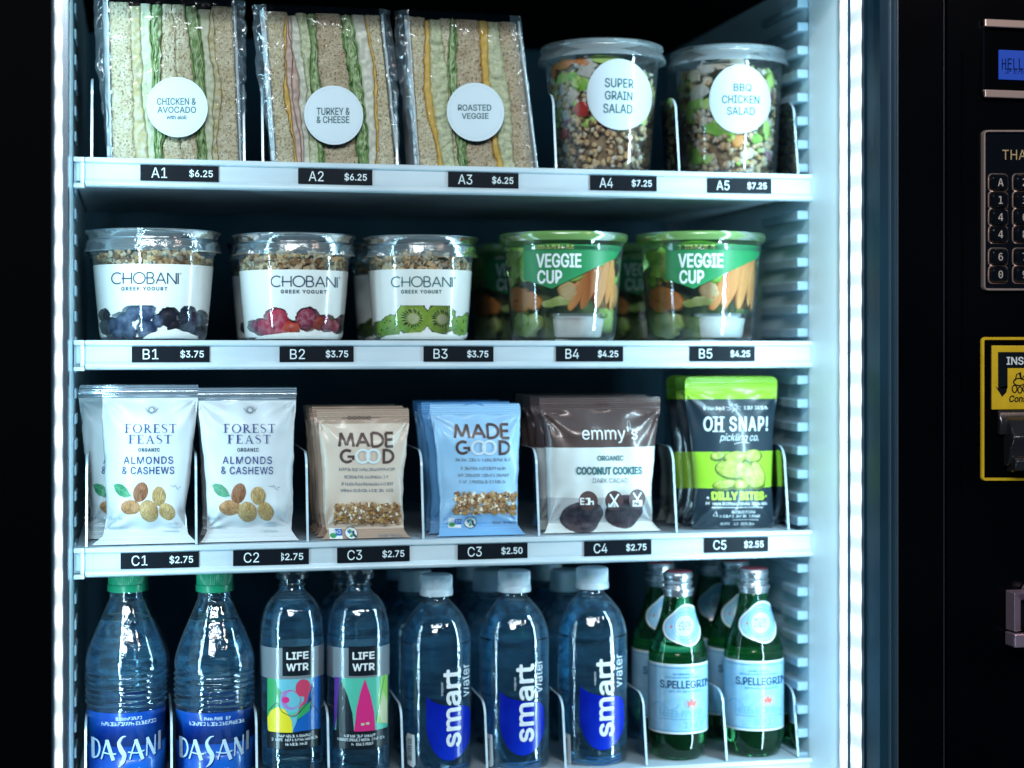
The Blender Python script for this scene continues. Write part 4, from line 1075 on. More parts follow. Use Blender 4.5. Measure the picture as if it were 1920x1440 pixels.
    p.build('lettering', cyl_map(lambda z: rf(z) + .00035), band, step=.004)
    return t
y1c = yogurt_cup('blueberry yogurt cup with granola under its clear lid above tag B1', 288, .066, 436, (111, 480, 97, 268, 372), 500, 'blue', 11, 272, 'ink')
y2c = yogurt_cup('yogurt cup with red berries and granola above tag B2', 551, .064, 443, (104, 484, 91, 478, 640), 510, 'red', 12, 570, 'ink')
y3c = yogurt_cup('kiwi yogurt cup with granola above tag B3', 788, .062, 447, (99, 486, 89, 712, 872), 509, 'kiwi', 13, 792, 'teal')
def veggie_cup(label, cx, yc, tx, seed):
    rnd = random.Random(seed); fr = Round(cx, ZB, yc); ox = tx - 1007
    t = thing('veggie_cup', label, 'veggie cup', fr.loc, fr.phi, 'veggie cups on the middle shelf')
    H = fr.z(441); zr = fr.z(463); Rt = fr.r(113); Rb = fr.r(98)
    rf = lambda z: Rb + (Rt - Rb) * (z / zr) + (-.003 * (1 - min(1, z / .006)) ** 2)
    prof = [(rf(z), z) for z in (.0, .001, .0025, .006, .02, .05, .08, zr * .93, zr * .935, zr)]
    prof[-2] = (Rt * 1.01, zr * .94)
    cup_shell(t, fr, prof + [(Rt * 1.03, zr + .003)], H, Rt, None)
    MB().lathe([(0, H - .002), (Rt * .93, H - .002), (Rt * .97, H), (Rt * 1.07, H), (Rt * 1.085, H - .002), (Rt * 1.085, H - .005), (Rt * 1.05, H - .0085), (Rt * 1.035, H - .0085)], 72).build('lid', 'vlid', t, smooth='auto')
    cl = wall_clamp(rf, .0012)
    def lump(px, py, sx, sy, m, name, n_=.25, sink=.5, ico=ICO3, rot=0):
        mb = MB(); x_, z_ = fr.xz(px + ox, py); a = math.asin(max(-.97, min(.97, x_ / rf(z_)))); rx, rz2 = fr.r(sx), fr.r(sy); rc = rf(z_) - .0012 - min(rx, rz2) * sink
        c = Vector((rc * math.sin(a), -rc * math.cos(a), z_)); off = Vector((rnd.random() * 50, 3, 1)); cr, sr = math.cos(rot), math.sin(rot)
        for v in ico[0]:
            k = 1 + n_ * 2 * noise.noise(v * 1.5 + off); lx, ly, lz = v.x * rx * k, v.y * min(rx, rz2) * k, v.z * rz2 * k
            lx, lz = lx * cr - lz * sr, lx * sr + lz * cr
            q = Vector((c.x + lx * math.cos(a) - ly * math.sin(a), c.y + lx * math.sin(a) + ly * math.cos(a), c.z + lz)); mb.v.append(tuple(cl(q)))
        for f in ico[1]: mb.face(f)
        mb.build(name, m, t, smooth=True)
    for q in ((960, 486, 30, 18), (985, 498, 24, 22), (965, 510, 26, 14), (1000, 484, 24, 16), (990, 520, 20, 12), (956, 528, 18, 10), (1050, 480, 60, 16), (1110, 488, 30, 18), (1045, 510, 50, 24)): lump(*q, 'leafl' if rnd.random() < .45 else 'leaf', 'green_vegetable', .3)
    for q in ((968, 552, 32, 13), (985, 560, 26, 12), (972, 576, 30, 11), (1000, 570, 16, 14), (956, 566, 14, 14)): lump(*q, 'carrot', 'carrot_slice', .08)
    for q in ((975, 600, 26, 14), (985, 622, 22, 13), (966, 618, 18, 14), (1000, 606, 14, 16), (1030, 572, 16, 8), (1052, 568, 22, 10)): lump(*q, 'cuke', 'cucumber_piece', .15)
    for q in ((1065, 548, 18, 26, .5), (1090, 540, 13, 52, -.45), (1112, 530, 13, 56, -.38), (1132, 525, 14, 58, -.22), (1146, 520, 10, 56, -.16), (1150, 540, 8, 45, -.1)):
        lump(q[0], q[1], q[2], q[3], 'carrot' if q[0] > 1080 else 'carroty', 'carrot_stick', .04, .6, rot=q[4])
    for k in range(26):
        a = 1.7 + 2.9 * k / 25; r_ = .016; rc = rf(.05) - r_; z_ = .015 + .07 * rnd.random(); mb = MB()
        chunk(mb, (rc * math.sin(a), -rc * math.cos(a), z_), (r_, r_, r_ * 1.1), rnd, 0, ICO2, .2, cl); mb.build('vegetable_piece', rnd.choice(('leaf', 'carrot', 'cuke', 'leafl')), t, smooth=True)
    MB().lathe([(0, .003), (Rb * .62, .003), (Rt * .72, zr * .85), (0, zr * .9)], 32).build('inner_mass', 'cored', t, smooth='auto')
    # dip pot
    xc, _ = fr.xz(1084 + ox, 0); rd = fr.r(55)
    zt = fr.z(588); aa = 0.30
    pot = MB().lathe([(0, .0035), (rd * .84, .0035), (rd * .88, .005), (rd * .99, zt - .003), (0, zt - .002)], 48).build('dip_pot', 'dip', t, smooth='auto')
    pot.location = (xc * .80, -math.sqrt(max(0, (Rb - .0035 - rd * .99) ** 2 - (xc * .80) ** 2)), 0)
    MB().lathe([(0, zt), (rd * 1.0, zt), (rd * 1.13, zt - .0005), (rd * 1.13, zt - .004), (rd * 1.02, zt - .0055)], 48).build('pot_lid', 'dipcup', pot, smooth='auto')
    # printed label
    p = Print(fr)
    p.poly([(984 + ox, 465), (1166 + ox, 465), (1152 + ox, 488), (1120 + ox, 504), (1035 + ox, 545), (984 + ox, 527)], 'vlabel', 1)
    if ox < 100: p.scribble(1007, 466, 1078, 473, 'limeink', 2, rnd, wd=1.4)
    else: p.scribble(tx, 466, tx + 70, 473, 'limeink', 2, rnd, wd=1.4)
    p.text("VEGGIE", 1007 + ox, 481, 1089 + ox, 507, 'white', 2, bold=.9)
    p.text("CUP", 1009 + ox, 511, 1054 + ox, 536, 'white', 2, bold=.9)
    p.build('label_print', cyl_map(lambda z: rf(z) + .0003), t, step=.003)
    return t
M['limeink'] = mat('lime_ink', (0.55, 0.62, 0.15), rough=0.5)
v1c = veggie_cup('veggie cup with green lid above tag B4, beside the kiwi yogurt', 1056, .066, 1007, 21)
v2c = veggie_cup('veggie cup with green lid above tag B5, nearest the ribbed side wall', 1313, .066, 1273, 22)
def salad_cup(label, cx, yc, ytop, yrim, rt, rb, st, lines, kind, seed):
    rnd = random.Random(seed); fr = Round(cx, ZA, yc)
    t = thing('salad_cup', label, 'salad cup', fr.loc, fr.phi, 'clear salad cups on the top shelf')
    H = fr.z(ytop); zr = fr.z(yrim); Rt = fr.r(rt); Rb = fr.r(rb)
    rf = lambda z: Rb + (Rt - Rb) * (z / zr) + (-.003 * (1 - min(1, z / .006)) ** 2)
    prof = [(rf(z), z) for z in (.0, .001, .0025, .006, .02, .05, .08, zr)]
    cup_shell(t, fr, prof + [(Rt * 1.03, zr + .001), (Rt * 1.04, zr + .004)], H, Rt, 'salad', 'lid2')
    cl = wall_clamp(rf, .0012); ztop = fr.z(yrim + (34 if kind == 'grain' else 30))
    MB().lathe([(0, .003), (rf(.003) - .008, .003), (rf(ztop * .9) - .009, ztop * .9), (0, ztop)], 40).build('salad_bed', 'core', t, smooth='auto')
    g = MB(); mats = ['grain', 'grainw', 'grainb', 'leafl', 'carroty']
    n = 1100
    for k in range(n):
        a = rnd.uniform(-PI, PI); z_ = ztop * rnd.random() * (.97 + .05 * noise.noise(Vector((a * 2, seed, 0)))); q = z_ / ztop
        if kind == 'grain':
            mi = rnd.choices(range(5), (9, 4, 2.4, 0, .5) if q < .48 else (4, 5, .7, 4, 1.6))[0]
            s_ = rnd.uniform(.0024, .0046) if q < .48 else rnd.uniform(.0026, .0058)
        else:
            mi = rnd.choices(range(5), (7, 5, .8, 1, .4) if q < .5 else (4, 6, .5, 3, 1))[0]; s_ = rnd.uniform(.0026, .0054)
        rr = rf(z_) - s_ * rnd.uniform(.4, 1.7)
        chunk(g, (rr * math.sin(a), -rr * math.cos(a), z_ + .001), (s_, s_ * .8, s_ * rnd.uniform(.6, 1)), rnd, mi, rough=.35, clampf=cl)
    for k in range(260):
        a = rnd.uniform(-PI, PI); rr = Rt * .85 * math.sqrt(rnd.random()); s_ = rnd.uniform(.003, .006)
        chunk(g, (rr * math.sin(a), -rr * math.cos(a), ztop + .002 + .010 * rnd.random() * (1 - (rr / Rt) ** 2)), (s_, s_, s_ * .7), rnd, rnd.choice((0, 1, 1, 3)), clampf=cl)
    tag(g.build('grains', mats, t, smooth=True), kind='stuff')
    def lump(px, py, sx, sy, m, name, n_=.25, rot=0.0, sink=.45):
        mb = MB(); x_, z_ = fr.xz(px, py); a = math.asin(max(-.97, min(.97, x_ / rf(z_)))); rx, rz2 = fr.r(sx), fr.r(sy); rc = rf(z_) - .0011 - min(rx, rz2) * sink
        c = Vector((rc * math.sin(a), -rc * math.cos(a), z_)); off = Vector((rnd.random() * 50, 3, 1)); cr, sr = math.cos(rot), math.sin(rot)
        for v in ICO3[0]:
            k = 1 + n_ * 2 * noise.noise(v * 1.6 + off); lx, ly, lz = v.x * rx * k, v.y * min(rx, rz2) * k, v.z * rz2 * k
            lx, lz = lx * cr - lz * sr, lx * sr + lz * cr
            mb.v.append(tuple(cl(Vector((c.x + lx * math.cos(a) - ly * math.sin(a), c.y + lx * math.sin(a) + ly * math.cos(a), c.z + lz)))))
        for f in ICO3[1]: mb.face(f)
        mb.build(name, m, t, smooth=True)
    if kind == 'grain':
        for q in ((1055, 132, 26, 9, 'carrot', 'carrot_ribbon', .15, .1), (1036, 142, 8, 13, 'carrot', 'carrot_ribbon', .1, 0), (1092, 133, 16, 8, 'carrot', 'carrot_ribbon', .2, -.3), (1100, 136, 18, 12, 'feta', 'cheese_crumb', .4, 0), (1098, 150, 15, 14, 'feta', 'cheese_crumb', .4, .6), (1145, 130, 38, 9, 'leafl', 'salad_leaf', .1, -.1), (1052, 158, 16, 12, 'leafl', 'salad_leaf', .3, 0), (1072, 155, 12, 10, 'leaf', 'salad_leaf', .3, 0), (1094, 172, 13, 16, 'leaf', 'salad_leaf', .3, .3), (1080, 168, 10, 12, 'leafl', 'salad_leaf', .3, 0), (1089, 217, 15, 16, 'tomato', 'tomato', .10, 0), (1056, 258, 10, 13, 'tomato', 'tomato', .15, 0), (1047, 202, 8, 10, 'grainw', 'pale_bean', .2, 0), (1060, 225, 9, 14, 'feta', 'cheese_crumb', .3, 0), (1053, 178, 9, 12, 'feta', 'cheese_crumb', .3, 0), (1074, 190, 12, 9, 'grainw', 'pale_bean', .2, .5), (1214, 170, 9, 12, 'carroty', 'pepper_piece', .3, 0), (1210, 200, 8, 16, 'feta', 'cheese_crumb', .3, 0), (1208, 232, 9, 12, 'leafl', 'salad_leaf', .3, 0), (1062, 238, 12, 6, 'onion', 'onion_piece', .2, .7), (1050, 190, 9, 6, 'carroty', 'pepper_piece', .2, .7)): lump(*q)
    else:
        for q in ((1320, 140, 18, 12, 'feta', 'chicken_piece', .3, 0), (1345, 138, 16, 11, 'grainw', 'chicken_piece', .4, 0), (1300, 152, 16, 10, 'grainw', 'chicken_piece', .3, .2), (1280, 150, 10, 9, 'carroty', 'corn_piece', .3, 0), (1307, 183, 23, 16, 'feta', 'chicken_piece', .2, .25), (1372, 132, 24, 8, 'grainw', 'chicken_piece', .35, 0), (1300, 205, 20, 12, 'leaf', 'salad_leaf', .25, .1), (1290, 222, 11, 18, 'leafl', 'salad_leaf', .3, .1), (1322, 207, 13, 9, 'leafl', 'salad_leaf', .3, 0), (1348, 254, 29, 14, 'leaf', 'spinach_leaf', .12, -.15), (1384, 275, 13, 10, 'carrot', 'cheddar_piece', .2, .6), (1302, 300, 16, 16, 'leaf', 'salad_leaf', .3, 0), (1325, 306, 12, 10, 'leafl', 'salad_leaf', .3, 0), (1447, 168, 12, 20, 'leafl', 'salad_leaf', .2, 0), (1449, 184, 8, 14, 'onion', 'onion_piece', .2, 0), (1440, 250, 10, 18, 'leafl', 'salad_leaf', .3, 0), (1420, 268, 12, 9, 'leaf', 'salad_leaf', .3, 0), (1444, 300, 9, 11, 'onion', 'onion_piece', .2, 0), (1400, 300, 12, 9, 'grainw', 'chicken_piece', .3, 0), (1436, 215, 13, 16, 'feta', 'chicken_piece', .3, 0)): lump(*q)
    cx_, cy_, rx_, ry_ = st
    p = Print(fr); p.ell(cx_, cy_, rx_, ry_, 'sticker', 1, 64)
    for (s_, x0, y0, x1, y1) in lines: p.text(s_, x0, y0, x1, y1, 'teal', 2, bold=.35)
    p.build('sticker', cyl_map(lambda z: rf(z) + .0005), t, step=.003, thick=.0002)
    return t
salad_cup('super grain salad cup with carrot and tomato above tag A4', 1128, .072, 90, 117, 108, 92, (1161, 192, 60, 64), (("SUPER", 1134, 163, 1186, 180), ("GRAIN", 1134, 186, 1184, 202), ("SALAD", 1131, 209, 1184, 226)), 'grain', 31)
salad_cup('chicken salad cup with spinach leaf above tag A5', 1366, .072, 99, 124, 101, 89, (1387, 200, 56, 62), (("BBQ", 1375, 172, 1408, 187), ("CHICKEN", 1354, 193, 1422, 208), ("SALAD", 1363, 214, 1414, 229)), 'chicken', 32)
# ================================================================== bags
M['bagw'] = mat('white_foil_bag', (0.62, 0.67, 0.70), rough=0.42, bump=.25, bscale=30, coat=.08)
M['foil'] = mat('silver_seal', (0.62, 0.68, 0.74), rough=0.18, metal=.85)
M['bagtan'] = mat('beige_wrapper', (0.66, 0.55, 0.45), rough=0.38, bump=.25, bscale=35, coat=.25)
M['bagtan2'] = mat('tan_seal', (0.42, 0.30, 0.23), rough=0.38, coat=.2)
M['bagblue'] = mat('pale_blue_wrapper', (0.34, 0.60, 0.86), rough=0.36, bump=.25, bscale=35, coat=.25)
M['bagblue2'] = mat('blue_seal', (0.20, 0.45, 0.76), rough=0.36, coat=.2)
M['bagbrn'] = mat('brown_foil', (0.125, 0.085, 0.080), rough=0.30, metal=.25, bump=.3, bscale=25, coat=.4)
M['bagcream'] = mat('cream_foil', (0.72, 0.78, 0.77), rough=0.36, bump=.2, bscale=30, coat=.3)
M['bagwin'] = mat('frosted_window', (0.50, 0.54, 0.56), rough=0.25, bump=.3, bscale=30, coat=.5)
M['limep'] = mat('lime_pouch', (0.27, 0.52, 0.03), rough=0.34, bump=.15, bscale=30, coat=.3)
M['limeg'] = mat('lime_pouch_dim', (0.30, 0.56, 0.06), rough=0.34, coat=.3)
M['navyp'] = mat('navy_pouch', (0.014, 0.028, 0.042), rough=0.32, bump=.2, bscale=30, coat=.4)
M['brownink'] = mat('brown_ink', (0.085, 0.050, 0.045), rough=0.4)
M['ringink'] = mat('pale_ring_ink', (0.66, 0.76, 0.80), rough=0.4)
M['limet'] = mat('lime_ink_bright', (0.45, 0.72, 0.06), rough=0.4)
def nutmat(name, c1, c2):
    m, nt, b = new_mat(name); b.inputs["Roughness"].default_value = .5
    w_ = nt.nodes.new("ShaderNodeTexNoise"); w_.inputs["Scale"].default_value = 420; w_.inputs["Detail"].default_value = 5; w_.inputs["Distortion"].default_value = 2.0
    r = ramp(nt, [(.30, c1), (.70, c2)]); nt.links.new(coords(nt, (1, 1, .25)), w_.inputs["Vector"]); nt.links.new(w_.outputs["Fac"], r.inputs["Fac"]); nt.links.new(r.outputs[0], b.inputs["Base Color"])
    bp = nt.nodes.new("ShaderNodeBump"); bp.inputs["Strength"].default_value = .7; bp.inputs["Distance"].default_value = .0008
    nt.links.new(w_.outputs["Fac"], bp.inputs["Height"]); nt.links.new(bp.outputs[0], b.inputs["Normal"]); return m
M['nuta'] = nutmat('almond_skin', (0.10, 0.030, 0.012), (0.40, 0.17, 0.07))
M['nutb'] = nutmat('cashew_tan', (0.22, 0.12, 0.035), (0.56, 0.40, 0.17))
M['nutc'] = nutmat('cashew_brown', (0.24, 0.095, 0.03), (0.56, 0.32, 0.14))
M['greenleaf'] = mat('printed_leaf', (0.02, 0.20, 0.09), (0.06, 0.32, 0.16), rough=.4, scale=120)
M['leafvein'] = mat('leaf_vein', (0.20, 0.48, 0.28), rough=.4)
M['pick'] = mat('pickle_slice', (0.26, 0.33, 0.04), (0.48, 0.54, 0.14), rough=.35, scale=150)
M['pickd'] = mat('pickle_rind', (0.05, 0.10, 0.01), (0.14, 0.22, 0.02), rough=.4, scale=150)
M['cacao'] = mat('dark_cookie', (0.016, 0.012, 0.020), (0.085, 0.06, 0.085), rough=.55, scale=160, bump=.8, bscale=420, lo=.35, hi=.8)
M['badgeb'] = mat('badge_blue', (0.03, 0.16, 0.50), rough=.4)
M['badgeg'] = mat('badge_green', (0.05, 0.35, 0.12), rough=.4)
M['winecirc'] = mat('brown_roundel', (0.075, 0.04, 0.04), rough=.4)

M['oatp'] = mat('oat_pale', (.36, .24, .12), (.54, .40, .24), rough=.6, scale=200)
M['oatm'] = mat('oat_mid', (.17, .08, .03), (.34, .19, .08), rough=.6, scale=200)
M['oaty'] = mat('oat_amber', (.40, .20, .02), (.50, .29, .06), rough=.5, scale=200)
def smooth01(x): x = min(1, max(0, x)); return x * x * (3 - 2 * x)
def bag(name, fr, outline, thick, seals, bands, seed, teeth=34, wr=.0012, foot=.010, lean=.0, corner=0, parent=None, rounded=False, seam=False, back_m=0, dz=.0013):
    """a sealed pouch. outline: rows (z, x left, x right); seals: (bottom seal height, top seal height); bands: (z from, material) upwards"""
    zs = [r[0] for r in outline]; H = zs[-1]; sb, st = seals
    jag = 0.0 if rounded else .0011
    def wav(tab, k):
        out = []
        for i in range(61):
            z = H * i / 60; x = interp(tab, z); t_ = smooth01((z - sb) / .01) * smooth01((H - st - z) / .01)
            out.append((z, x + jag * t_ * (noise.noise(Vector((z * 45, seed * 3.7, k))) + .5 * noise.noise(Vector((z * 120, seed, k + 5))))))
        return out
    XLf = wav([(r[0], r[1]) for r in outline], 0); XRf = wav([(r[0], r[2]) for r in outline], 9)
    mats = []
    for z0, m in bands:
        if m not in mats: mats.append(m)
    def bandm(z):
        m = bands[0][1]
        for z0, mm in bands:
            if z >= z0: m = mm
        return mats.index(m)
    def inside(z): return smooth01((z - sb) / (H * .16)) ** .7 * smooth01((H - st - z) / (H * .20)) ** .7
    def shape(x, z):
        a, b = interp(XLf, z), interp(XRf, z); q = (x - a) / max(1e-6, b - a)
        return a, b, min(1, max(0, q))
    def yf(x, z, side=-1):
        a, b, q = shape(x, z); pil = (max(0, 4 * q * (1 - q))) ** .55
        ins = inside(z)
        t = thick / 2 * pil * ins + .0004
        e = 1 - pil
        y = side * t
        k = wr * 1.5 * ins * (.6 + .8 * e)
        y += side * k * (noise.noise(Vector((x * 26 + seed * 7, z * 15, side))) + .6 * noise.noise(Vector((x * 55, z * 34 + seed, side))))
        # creases running in from the seals and corners
        for c_x, c_z, sx in ((a, H - st, 1), (b, H - st, -1), (a, sb, 1), (b, sb, -1)):
            dx, dz = (x - c_x) * sx, abs(z - c_z); r = math.hypot(dx, dz)
            if r < .05: y += side * wr * 1.5 * math.sin(math.atan2(dz, dx + 1e-6) * 9 + seed) * (1 - r / .05) * min(1, r / .008) * ins ** .3 * .8
        for c_z, s_ in ((H - st, -1), (sb, 1)):
            d = (z - c_z) * s_
            if 0 < d < .03: y += side * wr * .7 * math.sin(q * (17 + seed % 5) + seed) * (1 - d / .03) * min(1, d / .004)
        if z < sb: y += -foot * (1 - z / sb) ** 1.3 + .00035 * math.sin(z * 2 * PI / .0019)
        if z > H - st: y += .00035 * math.sin((H - z) * 2 * PI / .0021) + .0012 * noise.noise(Vector((x * 30, seed, 9)))
        return y + lean * z
    rows_z = []
    def addr(z0, z1, d):
        n = max(1, int(round((z1 - z0) / d)))
        for i in range(n): rows_z.append(z0 + (z1 - z0) * i / n)
    cuts = sorted(set([0, sb, H - st, H] + [z for z, m in bands if 0 < z < H]))
    for a, b in zip(cuts, cuts[1:]):
        addr(a, b, .00055 if (b <= sb + 1e-6 or a >= H - st - 1e-6) else dz)
    rows_z.append(H)
    nx = 2 * teeth; mb = MB(); nr = len(rows_z)
    for side in (-1, 1):
        for j, z in enumerate(rows_z):
            a, b = interp(XLf, z), interp(XRf, z)
            for i in range(nx + 1):
                q = i / nx; x = a + (b - a) * q; zz = z
                if not rounded:
                    if j == nr - 1: zz += .0007 * (1 if i % 2 else -1)
                    if j == 0 and z == 0: zz += .0005 * (1 if i % 2 else 0)
                elif z > H - .012:
                    pass
                mb.v.append((x, yf(x, z, side) - (0 if side < 0 else 0), zz))
    off = nr * (nx + 1)
    for side, o_ in ((-1, 0), (1, off)):
        for j in range(nr - 1):
            m_ = bandm((rows_z[j] + rows_z[j + 1]) / 2)
            for i in range(nx):
                a = o_ + j * (nx + 1) + i; q = (a, a + 1, a + nx + 2, a + nx + 1)
                mb.face(q if side < 0 else q[::-1], m_)
    for j in range(nr - 1):
        m_ = bandm((rows_z[j] + rows_z[j + 1]) / 2)
        for i in (0, nx):
            a = j * (nx + 1) + i; q = (a, a + nx + 1, off + a + nx + 1, off + a); mb.face(q if i else q[::-1], m_)
    for j in (0, nr - 1):
        for i in range(nx): a = j * (nx + 1) + i; mb.face((a, a + 1, off + a + 1, off + a), bandm(rows_z[j]))
    o = mb.build(name, mats, parent, smooth='auto')
    return o, (lambda x, z, l: (x, yf(x, z, -1) - l, z))
def relief(fr, fmap, items, parent):
    """printed pictures with a slight swell: (px, py, rx, ry, rot, material, height, name)"""
    for px, py, rx, ry, rot, m, h, nm in items:
        cx_, cz = fr.xz(px, py); ax = abs(fr.xz(px + rx, py)[0] - cx_); az = abs(fr.xz(px, py + ry)[1] - cz)
        c, s = math.cos(rot), math.sin(rot); mb = MB(); n = 28
        rings = [(1.0, 0), (.93, .42), (.78, .68), (.55, .88), (.28, .98)]
        for rr, hh in rings:
            for i in range(n):
                a = 2 * PI * i / n; k = 1 + .06 * noise.noise(Vector((math.cos(a) * 1.3 + px, math.sin(a) * 1.3, py)))
                lx, lz = ax * rr * math.cos(a) * k, az * rr * math.sin(a) * k
                mb.v.append(fmap(cx_ + lx * c - lz * s, cz + lx * s + lz * c, .00012 + h * hh))
        mb.v.append(fmap(cx_, cz, h + .0001))
        for r_ in range(4):
            for i in range(n): mb.face((r_ * n + i, r_ * n + (i + 1) % n, (r_ + 1) * n + (i + 1) % n, (r_ + 1) * n + i))
        for i in range(n): mb.face((4 * n + i, 4 * n + (i + 1) % n, 5 * n))
        mb.build(nm, m, parent, smooth=True)
def px_outline(fr, rows):       # rows: (y in photo, x left, x right), bottom first
    out = [];
    for py, a, b in rows:
        z = max(0.0, fr.xz((a + b) / 2, py)[1]); out.append((z, fr.xz(a, py)[0], fr.xz(b, py)[0]))
    z0 = out[0][0]; return [(z - z0, a, b) for z, a, b in out]

# --- almonds and cashews
def nut_bag(label, rows, dx, seed, yd=.020, full=True, leafy=True):
    cx = (rows[0][1] + rows[0][2]) / 2; fr = Flat(cx, ZC + .0004, yd); fr.pxc = cx
    t = thing('snack_bag', label, 'snack bag', fr.loc, 0, 'white bags of almonds and cashews')
    ol = px_outline(fr, rows); H = ol[-1][0]
    body, fm = bag('bag', fr, ol, .030, (.012, .0125), [(0, 'bagw'), (H - .0122, 'foil'), (H - .0015, 'foil')], seed, 32, .0024, .010, parent=t, dz=.0013 if full else .003)
    if not full: return t
    D = lambda x: x + dx
    p = Print(fr)
    p.pen("FOREST", D(234), 794, D(330), 810, 0, 'inkb', font='serif', gap=.16)
    p.pen("FEAST", D(241), 814, D(321), 830, 0, 'inkb', font='serif', gap=.16)
    p.text("ORGANIC", D(259), 838, D(299), 845, 'ink', space=1.2, bold=.3)
    p.text("ALMONDS", D(232), 854, D(324), 868, 'inkb', space=1.12, bold=.15)
    p.text("& CASHEWS", D(229), 873, D(326), 887, 'inkb', space=1.08, bold=.15)
    # small drawn emblem
    rnd = random.Random(4)
    for k in range(16):
        a = k * PI / 8; p.ribbon([(D(284) + 5 * math.cos(a), 768 + 4 * math.sin(a)), (D(284) + 11 * math.cos(a + .3), 768 + 9 * math.sin(a + .3))], [.9, .4], 'inkg')
    p.ring(D(284), 768, 5, 4.5, .8, 'inkg', n=14); p.ribbon([(D(272), 764), (D(276), 770), (D(284), 774), (D(292), 770), (D(297), 764)], .8, 'inkg')
    for k in range(5): a = D(318) + k * 4; p.ribbon([(a, 906 + rnd.random() * 8), (a + 5, 909 + rnd.random() * 9)], .8, 'inkg')
    p.scribble(D(196), 968, D(232), 973, 'inkf', rnd=rnd); p.scribble(D(198), 987, D(240), 991, 'inkf', rnd=rnd); p.scribble(D(306), 993, D(338), 997, 'inkf', rnd=rnd)
    p.scribble(D(316), 978, D(336), 982, 'inkf', rnd=rnd)
    leaf = [(213, 908), (220, 905), (230, 907), (238, 914), (243, 924), (246, 927), (243, 928), (234, 930), (224, 927), (217, 920)]
    p.poly([(D(a), b) for a, b in leaf], 'greenleaf'); p.ribbon([(D(215), 909), (D(228), 917), (D(246), 927)], .8, 'leafvein', 2)
    for a, b, c_, d_ in ((222, 913, 229, 909), (228, 917, 235, 914), (224, 915, 224, 922), (231, 919, 232, 927)): p.ribbon([(D(a), b), (D(c_), d_)], .5, 'leafvein', 2)
    p.build('lettering', fm, body, step=.0015, thick=.0008)
    jr = random.Random(seed); J = lambda q: (q[0] + jr.uniform(-1.5, 1.5), q[1] + jr.uniform(-1.5, 1.5), q[2] * jr.uniform(.93, 1.06), q[3] * jr.uniform(.93, 1.06), q[4] + jr.uniform(-.15, .15), *q[5:])
    relief(fr, fm, [J(q) for q in [(D(263), 922, 14, 19.5, -.35, 'nuta', .0011, 'printed_nut'), (D(297), 927, 14, 18.5, .2, 'nutb', .0011, 'printed_nut'), (D(246), 949, 20, 14.5, -.1, 'nutc', .0011, 'printed_nut'), (D(279), 957, 17, 21, .55, 'nutb', .0013, 'printed_nut'), (D(312), 957, 14, 19, .45, 'nutb', .0011, 'printed_nut')]], body)
    return t
nut_bag('white almonds and cashews bag overlapped by the bag above tag C1', [(1022, 160, 320), (1010, 168, 320), (960, 170, 330), (850, 160, 330), (735, 146, 330), (722, 150, 330)], -38, 41, .075, True)
nut_bag('white almonds and cashews bag standing above tag C1', [(1027, 172, 368), (1015, 176, 366), (1002, 194, 352), (960, 200, 348), (860, 196, 360), (790, 192, 368), (735, 192, 372), (722, 193, 372)], 0, 42, .022)
nut_bag('white almonds and cashews bag standing above tag C2', [(1021, 374, 560), (1010, 378, 556), (996, 388, 546), (950, 388, 548), (860, 382, 550), (790, 374, 552), (738, 371, 556), (727, 371, 556)], 184, 43, .022)
nut_bag('white almonds and cashews bag behind the bag above tag C2', [(1000, 374, 548), (985, 380, 540), (860, 376, 542), (738, 368, 548), (728, 368, 548)], 184, 44, .085, False)

